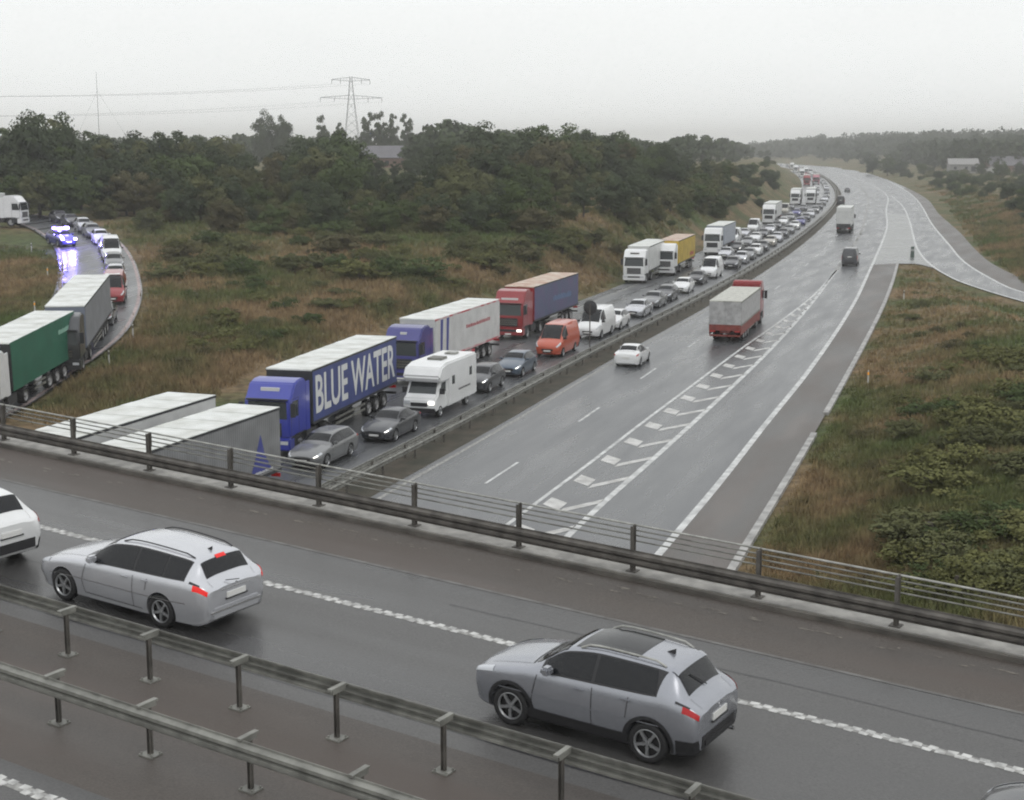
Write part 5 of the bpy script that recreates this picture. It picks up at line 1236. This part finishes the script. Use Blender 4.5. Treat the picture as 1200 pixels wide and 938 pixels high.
for row, ys_, dy, step in (('back', (250, 300), 0, 26), ('back', (225, 250), 9, 27), ('mid', (205, 225), 24, 30), ('mid', (190, 208), 42, 32), ('front', (180, 192), 62, 36)):
    px = -70 + rnd.uniform(0, 20)
    while px < 838:
        px += step * rnd.uniform(.75, 1.25)
        y = rnd.uniform(*ys_) + max(0, px - 560) * .32 * (1 if row != 'back' else .6)
        # the wood follows the motorway; its front is nearer on the right
        x = wx(px, y)
        while x > gx(y) - 20 and y < 700: y += 8; x = wx(px, y)
        if y > 620: continue
        if px < 200 and row == 'front' and y < 200: y += 12
        if row == 'back' and 262 < px < 345 and dy == 0: continue
        if row == 'back' and 408 < px < 505: continue
        top = sky_y(px) + dy * rnd.uniform(.8, 1.25) + rnd.uniform(-2, 4)
        skyline_tree(px, y, top, row=row)
# tall thin wood edge towards the road on the right part of the wood
for px, y, top, k_ in ((600, 178, 205, 'r1'), (640, 186, 200, 't0'), (684, 196, 195, 't1'), (720, 206, 190, 'r3'), (752, 222, 196, 'r0'), (786, 240, 202, 'r2'), (816, 262, 204, 'r4'), (838, 285, 206, 'r1'), (560, 176, 212, 'r4'), (510, 176, 218, 'r0'), (450, 172, 224, 'r2'), (385, 174, 216, 'r3')):
    skyline_tree(px, y, top, key=k_, row='front', ws=1.25)
for px, y, top, k_ in ((415, 300, 172, 'r0'), (440, 310, 180, 'r1'), (463, 300, 182, 't0'), (485, 310, 176, 'r2'), (505, 330, 164, 'r3'), (398, 290, 152, 't1'), (290, 300, 168, 'r4'), (330, 300, 168, 'r1')):
    skyline_tree(px, y, top, key=k_, row='mid', ws=1.2)
for px, y, top, k_ in ((40, 215, 124, 'r1'), (66, 225, 119, 'r0'), (22, 220, 134, 'r2')): skyline_tree(px, y, top, key=k_, col='dark green', row='back', ws=.8)
n_ = 0
while n_ < 90:
    px, py = rnd.uniform(120, 850), rnd.uniform(238, 276)
    if px > 640: py -= (px - 640) * .10
    p = graise(px, py)
    if p.x > gx(p.y) - 17: continue
    if np.min(np.hypot(RPO[:, 0] - p.x, RPO[:, 1] - p.y)) < 5: continue
    c_ = rnd.choice(['olive', 'olive', 'dull green', 'brownish green'])
    tree(rnd.choice(['r0', 'r1', 'r2', 'r3', 'r4']), (p.x, p.y, p.z - .6), rnd.uniform(2.6, 5.2), TM[c_], '%s scrub bush at the foot of the wood' % c_, cat='bush', name='bush', group='%s scrub bushes at the foot of the wood' % c_, wscale=rnd.uniform(1.2, 1.7)); n_ += 1
n_ = 0
while n_ < 60:
    px, py = rnd.uniform(800, 912), rnd.uniform(186, 250)
    p = graise(px, py)
    if p.x > gx(min(p.y, 1200)) - 17.5 or p.y > 900: continue
    c_ = rnd.choice(['olive', 'dull green', 'dark green', 'dark green'])
    tree(rnd.choice(['r0', 'r1', 'r2', 'r3', 'r4']), (p.x, p.y, p.z - .6), rnd.uniform(2.4, 5.0), TM[c_], '%s bush on the bank between the wood and the far bend' % c_, cat='bush', name='bush', group='%s bushes on the bank before the far bend' % c_, wscale=rnd.uniform(1.3, 1.9)); n_ += 1
n_ = 0
while n_ < 150:
    px, py = rnd.uniform(1010, 1260), rnd.uniform(199, 262)
    if py > 232 and px < 1190: continue
    p = graise(px, py)
    if p.x < rox(p.y) + 9 or p.y > 900: continue
    c_ = rnd.choice(['dark green', 'olive', 'dull green'])
    tree(rnd.choice(['r0', 'r1', 'r2', 'r3', 'r4']), (p.x, p.y, p.z - .6), rnd.uniform(2.0, 4.2), TM[c_], '%s bush in the thicket right of the slip road' % c_, cat='bush', name='bush', group='%s bushes of the thicket right of the slip road' % c_, wscale=rnd.uniform(1.3, 2.0)); n_ += 1
# poplars and the pair of round crowned trees far behind
for i, (px, top) in enumerate(((311, 126), (331, 124), (380, 124), (399, 134), (432, 121), (446, 119), (460, 122), (477, 123))):
    y = 560; x = wx(px, y); z = ground(x, y); tree('t%d' % (i % 3) if i > 1 else 'r%d' % (i + 1), (x, y, z), H + (170 - top) / F * y - z, LF, 'slender tall tree in the distant row either side of the pylon' if i > 1 else 'one of two tall rounded trees left of the pylon', group='distant tall trees near the pylon' if i > 1 else 'pair of tall rounded trees', wscale=.62 if i > 1 else .62, name='poplar_tree' if i > 1 else 'broadleaf_tree')
for i in range(64):    # wood beyond, to the right of the farm roof and up to the vanishing point
    px = 490 + i * 7.0 + rnd.uniform(-4, 4); top = interp(px, [490, 530, 560, 740, 775, 800, 830, 850, 870, 885, 925], [150, 126, 140, 152, 156, 149, 151, 155, 162, 171, 176]) + rnd.uniform(-1, 5); y = interp(px, [490, 800, 870, 935], [380, 480, 800, 1250]) * rnd.uniform(.95, 1.1)
    x = wx(px, y)
    if x > gx(min(y, 1250)) - 24 and y < 1250: continue
    z = ground(x, y); tree('f%d' % (i % 2), (x, y, z), max(6, H + (170 - top) / F * y - z), LF, 'hazy distant tree beyond the wood towards the end of the road', group='hazy distant trees', wscale=1.1)
def far_wood():
    g = np.random.default_rng(9); V = []
    def add(x, y, h, rx, n=150):
        z = ground(x, y); P = g.normal(size=(n, 3)); P /= np.linalg.norm(P, axis=1)[:, None]; P *= g.uniform(.6, 1.05, (n, 1)); P[:, 0] *= rx; P[:, 1] *= rx; P[:, 2] = z + h * .55 + P[:, 2] * h * .5
        P[:, 0] += x; P[:, 1] += y; a = g.normal(size=(n, 3)); a /= np.linalg.norm(a, axis=1)[:, None]; b_ = np.cross(a, g.normal(size=(n, 3))); b_ /= np.linalg.norm(b_, axis=1)[:, None]; s = g.uniform(.6, 1.3, (n, 1))
        V.append(np.stack([P - a * s, P + b_ * s, P + a * s, P - b_ * s], 1).reshape(-1, 3))
    k = 0
    while k < 520:
        px = g.uniform(952, 1330); y = g.uniform(1180, 1700); x = wx(px, y)
        if x < rox(min(y, 1250)) + 20 + (y - 1180) * -.1: continue
        add(x, y, g.uniform(9, 16), g.uniform(4, 7)); k += 1
    for k in range(420):
        px = g.uniform(1012, 1330); y = g.uniform(720, 1000); x = wx(px, y)
        if x < rox(y) + 40: continue
        add(x, y, g.uniform(10, 15), g.uniform(3.5, 6), 220)
    for k in range(260):
        px = g.uniform(838, 965); y = g.uniform(1400, 1750); x = wx(px, y); add(x, y, g.uniform(11, 15), g.uniform(4, 7))
    for k in range(200):
        px = g.uniform(-60, 600); y = g.uniform(620, 800); x = wx(px, y); add(x, y, g.uniform(8, 12), g.uniform(4, 7))
    V = np.concatenate(V).astype(np.float32); me = bpy.data.meshes.new('far_wood'); me.vertices.add(len(V)); me.vertices.foreach_set('co', V.ravel()); me.loops.add(len(V)); me.loops.foreach_set('vertex_index', np.arange(len(V), dtype=np.int32))
    me.polygons.add(len(V) // 4); me.polygons.foreach_set('loop_start', np.arange(0, len(V), 4, dtype=np.int32)); me.update(calc_edges=True); me.materials.append(LF)
    o = bpy.data.objects.new('far_wood', me); COL.objects.link(o); tagp(o, 'far-off woodland along the horizon behind road and fields', 'woodland', kind='stuff')
for i in range(95):    # right-hand far hillside
    px = 945 + rnd.uniform(0, 330); y = rnd.uniform(860, 1500); x = wx(px, y)
    if x < rox(min(y, 1250)) + 14: continue
    z = ground(x, y); tree('f%d' % (i % 2), (x, y, z), rnd.uniform(7, 13), LF, 'hazy tree on the far hillside right of the motorway', group='trees on the far hillside', wscale=1.25)
far_wood()
for i, (px, py, h) in enumerate(((1022, 205, 10), (1040, 207, 11), (1055, 205, 9), (1080, 203, 6), (1150, 206, 7), (1172, 210, 8), (1195, 207, 7), (1215, 220, 8), (1100, 212, 5), (1130, 216, 4.5), (1180, 236, 5), (1205, 246, 6), (1160, 228, 4))):
    p = graise(px, py); tree('r%d' % (i % 5), (p.x, p.y, p.z - .1), h, (LF, LFG)[i % 2], 'bushy tree on the bank right of the slip road', group='bushy trees right of the slip road', wscale=1.2)
# shrubs on the banks
def shrub(px, py, h, m, lab, grp, ws=1.3):
    p = graise(px, py); tree(rnd.choice(['b0', 'b1', 'b2', 'b3']), (p.x, p.y, p.z - .15), h, m, lab, cat='shrub', name='shrub', group=grp, wscale=ws * rnd.uniform(.9, 1.7))
def in_poly(x, y, P):
    c = False; j = len(P) - 1
    for i in range(len(P)):
        if (P[i][1] > y) != (P[j][1] > y) and x < (P[j][0] - P[i][0]) * (y - P[i][1]) / (P[j][1] - P[i][1]) + P[i][0]: c = not c
        j = i
    return c
RB = [(940, 690), (1010, 480), (1062, 318), (1130, 352), (1200, 366), (1215, 715), (1100, 700)]
GRN = [(1060, 720), (1070, 600), (1050, 520), (1060, 470), (1110, 420), (1200, 380), (1240, 400), (1240, 720)]
n_ = 0
while n_ < 105:
    px, py = rnd.uniform(930, 1240), rnd.uniform(330, 730)
    if not in_poly(px, py, RB + []) and px < 1200: continue
    if gr(px, py).x - kerbx(gr(px, py).y) < 2.2: continue
    g_ = in_poly(px, py, GRN)
    if not g_ and rnd.random() < .6: continue
    if g_: shrub(px, py, rnd.uniform(.6, 1.6), rnd.choice([LFO, LFY, LFY, LFG]), 'green shrub on the bank right of the motorway', 'green shrubs on the right bank')
    else: shrub(px, py, rnd.uniform(.4, .9), rnd.choice([LFB, LFO]), 'low brownish shrub on the bank right of the motorway', 'brownish shrubs on the right bank')
    n_ += 1
n_ = 0
LBK = [(175, 450), (215, 380), (180, 300), (250, 262), (420, 255), (620, 240), (760, 255), (850, 240), (700, 315), (560, 330), (470, 360), (300, 415)]
while n_ < 190:
    px, py = rnd.uniform(170, 860), rnd.uniform(235, 450)
    if not in_poly(px, py, LBK): continue
    h = rnd.uniform(.7, 2.4) if py < 330 else rnd.uniform(.5, 1.3)
    green = (220 < px < 410 and 305 < py < 365) or (430 < px < 580 and 290 < py < 335) or py < 290 or rnd.random() < .3
    if not green and rnd.random() < .35: continue
    shrub(px, py, h, rnd.choice([LFG, LFO, LFO, LFY] if green else [LFO, LFY, LFB]), ('green' if green else 'brown tinged') + ' shrub on the rough slope between slip road and motorway', ('green' if green else 'brown tinged') + ' shrubs on the slope')
    n_ += 1
# ------------------------------------------------------------------ rough grass (uncountable)
def grass(name, polypx, n, hmin, hmax, label, seed):
    g = np.random.default_rng(seed); xs0 = [p[0] for p in polypx]; ys0 = [p[1] for p in polypx]; V = []; c = 0; cache = {}
    while c < n:
        px, py = g.uniform(min(xs0), max(xs0)), g.uniform(min(ys0), max(ys0))
        if not in_poly(px, py, polypx): continue
        k = (int(px // 6), int(py // 4))
        if k not in cache: cache[k] = graise(px, py).y
        y0 = cache[k]; x0 = wx(px, y0) + g.uniform(-.5, .5); y0 += g.uniform(-2.2, 2.2)
        if x0 > gx(y0) - 1 and x0 - kerbx(y0) < .7 and y0 < 190: continue
        if x0 < gx(y0) and gx(y0) - x0 < 14.3: continue
        if np.min(np.hypot(RPO[::2, 0] - x0, RPO[::2, 1] - y0)) < .8: continue
        z = ground(x0, y0) - .04; clump = g.integers(5, 9)
        for _ in range(clump):
            a = g.uniform(0, 6.28); h = g.uniform(hmin, hmax); w_ = .022 + y0 * .0002; dx, dy = g.normal(0, .16, 2); l = g.normal(0, .28, 2) * h
            cx, cy_ = x0 + dx, y0 + dy
            V += [(cx - w_ * math.cos(a), cy_ - w_ * math.sin(a), z), (cx + w_ * math.cos(a), cy_ + w_ * math.sin(a), z), (cx + l[0], cy_ + l[1], z + h)]
        c += 1
    V = np.array(V, np.float32); me = bpy.data.meshes.new(name); me.vertices.add(len(V)); me.vertices.foreach_set('co', V.ravel()); me.loops.add(len(V)); me.loops.foreach_set('vertex_index', np.arange(len(V), dtype=np.int32))
    me.polygons.add(len(V) // 3); me.polygons.foreach_set('loop_start', np.arange(0, len(V), 3, dtype=np.int32)); me.update(calc_edges=True); me.materials.append(BLADE)
    o = bpy.data.objects.new(name, me); COL.objects.link(o); return tagp(o, label, 'grass', kind='stuff')
grass('grass', [(880, 700), (950, 520), (1010, 420), (1056, 312), (1085, 312), (1130, 342), (1215, 366), (1215, 730), (1100, 715)], 11000, .2, .55, 'rough brown and green grass on the bank right of the motorway', 3)
grass('grass', [(30, 486), (100, 436), (150, 398), (166, 366), (170, 340), (164, 300), (140, 276), (120, 262), (420, 245), (860, 225), (700, 345), (560, 345), (460, 375), (290, 430), (250, 460), (60, 500)], 15000, .3, .8, 'rough brown grass on the slope between the slip road and the queue', 4)
grass('grass', [(1065, 215), (1100, 226), (1130, 262), (1160, 298), (1215, 335), (1215, 235)], 5000, .4, .9, 'rough tan and green grass on the slope right of the slip road', 8)
grass('grass', [(-10, 290), (35, 292), (70, 318), (60, 345), (-10, 395)], 2500, .25, .6, 'rough grass inside the bend of the left slip road', 6)

# ------------------------------------------------------------------ far things
STEELF = mat('lattice_steel', (.20, .21, .21), .6, .2)
def pylon(px, y, topy, label):
    x = wx(px, y); z = ground(x, y); r = thing('electricity_pylon', label, 'pylon', (x, y, z), rad(12)); hgt = H + (170 - topy) / F * y - z
    def hw(h): return 4.0 * (1 - h / hgt) ** 1.15 + .5
    b = MB(); lev = list(np.linspace(0, hgt, 11))
    for a, c in zip(lev[:-1], lev[1:]):
        for sx in (-1, 1):
            for sy in (-1, 1):
                b.tube([(sx * hw(a), sy * hw(a), a), (sx * hw(c), sy * hw(c), c)], .11, 4)
        for f in range(4):
            k = [(-1, -1), (1, -1), (1, 1), (-1, 1)]; p, q = k[f], k[(f + 1) % 4]
            b.tube([(p[0] * hw(a), p[1] * hw(a), a), (q[0] * hw(c), q[1] * hw(c), c)], .05, 4); b.tube([(q[0] * hw(a), q[1] * hw(a), a), (p[0] * hw(c), p[1] * hw(c), c)], .05, 4)
    b.build('lattice_mast', STEELF, r)
    tips = []
    for hh, ww in ((hgt - 1.2, 9.0), (hgt - 9.5, 14.5)):
        b = MB()
        for sg in (-1, 1):
            b.tube([(sg * .5, 0, hh + .9), (sg * ww, 0, hh - .2)], .15, 4); b.tube([(sg * .5, -.5, hh - .9), (sg * ww, 0, hh - .3)], .12, 4); b.tube([(sg * .5, .5, hh - .9), (sg * ww, 0, hh - .3)], .12, 4)
            for k in range(1, 6): xx = ww * k / 6; b.tube([(sg * xx, 0, hh + .9 - 1.1 * k / 6), (sg * (xx + .8), 0, hh - .9 + .6 * k / 6)], .07, 4)
            for xx in (ww, ww * .55): tips.append(Vector((sg * xx, 0, hh - 2.2)))
        b.build('crossarm', STEELF, r)
        b = MB()
        for sg in (-1, 1):
            for xx in (ww, ww * .55): b.tube([(sg * xx, 0, hh - .3), (sg * xx, 0, hh - 2.3)], .12, 6)
        b.build('insulator', STEELF, r)
    M = Matrix.Translation((x, y, z)) @ Matrix.Rotation(rad(12), 4, 'Z'); return [M @ t for t in tips]
tips = pylon(413, 700, 93, 'lattice electricity pylon rising above the wood on the skyline')
off = Vector((-330, -140, -2)); names_w = 0
root = thing('power_line', 'thin power cables running left from the pylon across the sky', 'power line', tips[0])
for i, t in enumerate(tips):
    P = []
    for k in range(25):
        u = k / 24; P.append(t + off * u + Vector((0, 0, -7 * 4 * u * (1 - u))))
    b = MB(); b.tube(P, .035, 4); relink(b.build('cable', mat('cable_grey', (.3, .3, .3), .6)), root)
x = wx(118, 600); z = ground(x, 600); r = thing('radio_mast', 'thin mast standing behind the wood at the left', 'mast', (x, 600, z)); b = MB(); hm = H + (170 - 88) / F * 600 - z
b.tube([(0, 0, 0), (0, 0, hm)], .16, 6, r2=.08); b.build('mast_pole', STEELF, r); b = MB()
for s_ in (-1, 1): b.tube([(0, 0, hm * .8), (s_ * 16, 6, 0)], .04, 4)
b.build('guy_wire', STEELF, r)
ROOFV = mat('slate_roof', (.16, .155, .17), .7, var=.2, scale=.3); WALLP = mat('pale_wall', (.42, .41, .39), .8, var=.15); WALLB = mat('brick_wall', (.20, .13, .11), .85, var=.25)
def farm(px, y, zb, wdt, dep, hw_, hr, wallm, roofm, label, rz=0.0, name='barn'):
    x = wx(px, y); z = ground(x, y) if zb is None else zb; r = thing(name, label, 'building', (x, y, z), rz)
    b = MB(); b.box(-wdt / 2, wdt / 2, -dep / 2, dep / 2, -2.5, hw_); b.add([(s_ * (wdt / 2 - .01), -dep / 2, hw_) for s_ in (-1,)] + [(-wdt / 2 + .01, dep / 2, hw_), (-wdt / 2 + .01, 0, hw_ + hr)], [(0, 1, 2)])
    b.add([(wdt / 2 - .01, -dep / 2, hw_), (wdt / 2 - .01, dep / 2, hw_), (wdt / 2 - .01, 0, hw_ + hr)], [(0, 1, 2)]); b.build('wall', wallm, r)
    b = MB(); e = .5
    for sg in (-1, 1):
        b.hexa([(-wdt / 2 - e, sg * (dep / 2 + e), hw_ - .25), (-wdt / 2 - e, sg * (dep / 2 + e), hw_ - .05), (-wdt / 2 - e, 0, hw_ + hr + .05), (-wdt / 2 - e, 0, hw_ + hr + .25),
                (wdt / 2 + e, sg * (dep / 2 + e), hw_ - .25), (wdt / 2 + e, sg * (dep / 2 + e), hw_ - .05), (wdt / 2 + e, 0, hw_ + hr + .05), (wdt / 2 + e, 0, hw_ + hr + .25)])
    b.build('roof', roofm, r)
    for k in range(max(1, int(wdt // 5))):
        xx = -wdt / 2 + 2 + k * 5; b = MB(); b.box(xx, xx + 1.2, -dep / 2 - .03, -dep / 2 + .02, 1.0, 2.2); b.build('window', GLASSM, r)
    b = MB(); b.box(wdt / 2 - 3.2, wdt / 2 - 1.2, -dep / 2 - .04, -dep / 2 + .02, 0, 2.4); b.build('door', TRIMD, r)
farm(461, 470, 8.2, 19, 9, 3.2, 3.4, WALLB, ROOFV, 'long grey roofed barn between the trees right of the pylon', rad(4))
farm(1128, 690, 3.0, 13, 9, 3.4, 2.4, mat('grey_wall', (.24, .235, .23), .8), mat('pale_metal_roof', (.25, .245, .24), .6), 'pale barn on the far side of the fields at the right', rad(-8))
farm(1182, 720, 3.0, 22, 10, 2.6, 4.0, WALLB, ROOFV, 'long farmhouse with a slate roof right of the pale barn', rad(5), 'farmhouse')
farm(1162, 660, 1.2, 3.6, 4, 3.4, 1.2, mat('white_wall', (.45, .45, .44), .8), ROOFV, 'small white gabled outbuilding beside the pale barn', rad(80), 'outbuilding')
# ------------------------------------------------------------------ wet air
def haze():
    b = MB(); b.box(-4300, 4300, -300, 7200, -2.5, 75); o = b.build('haze', None)
    m = bpy.data.materials.new('wet_air'); m.use_nodes = True; N, L = nodes(m); N.remove(N['Principled BSDF'])
    v = N.new('ShaderNodeVolumePrincipled'); v.inputs['Density'].default_value = HAZE; v.inputs['Color'].default_value = (1, 1, 1, 1); v.inputs['Anisotropy'].default_value = 0.35
    L.new(v.outputs[0], N['Material Output'].inputs['Volume']); o.data.materials.append(m); tagp(o, kind='stuff'); o['label'] = 'thin wet grey air over the whole scene'; o['category'] = 'haze'
HAZE = 0.00032
haze()
for ch in bpy.data.meshes:
    if ch.name.startswith('trunk') and not ch.materials: ch.materials.append(BARK)
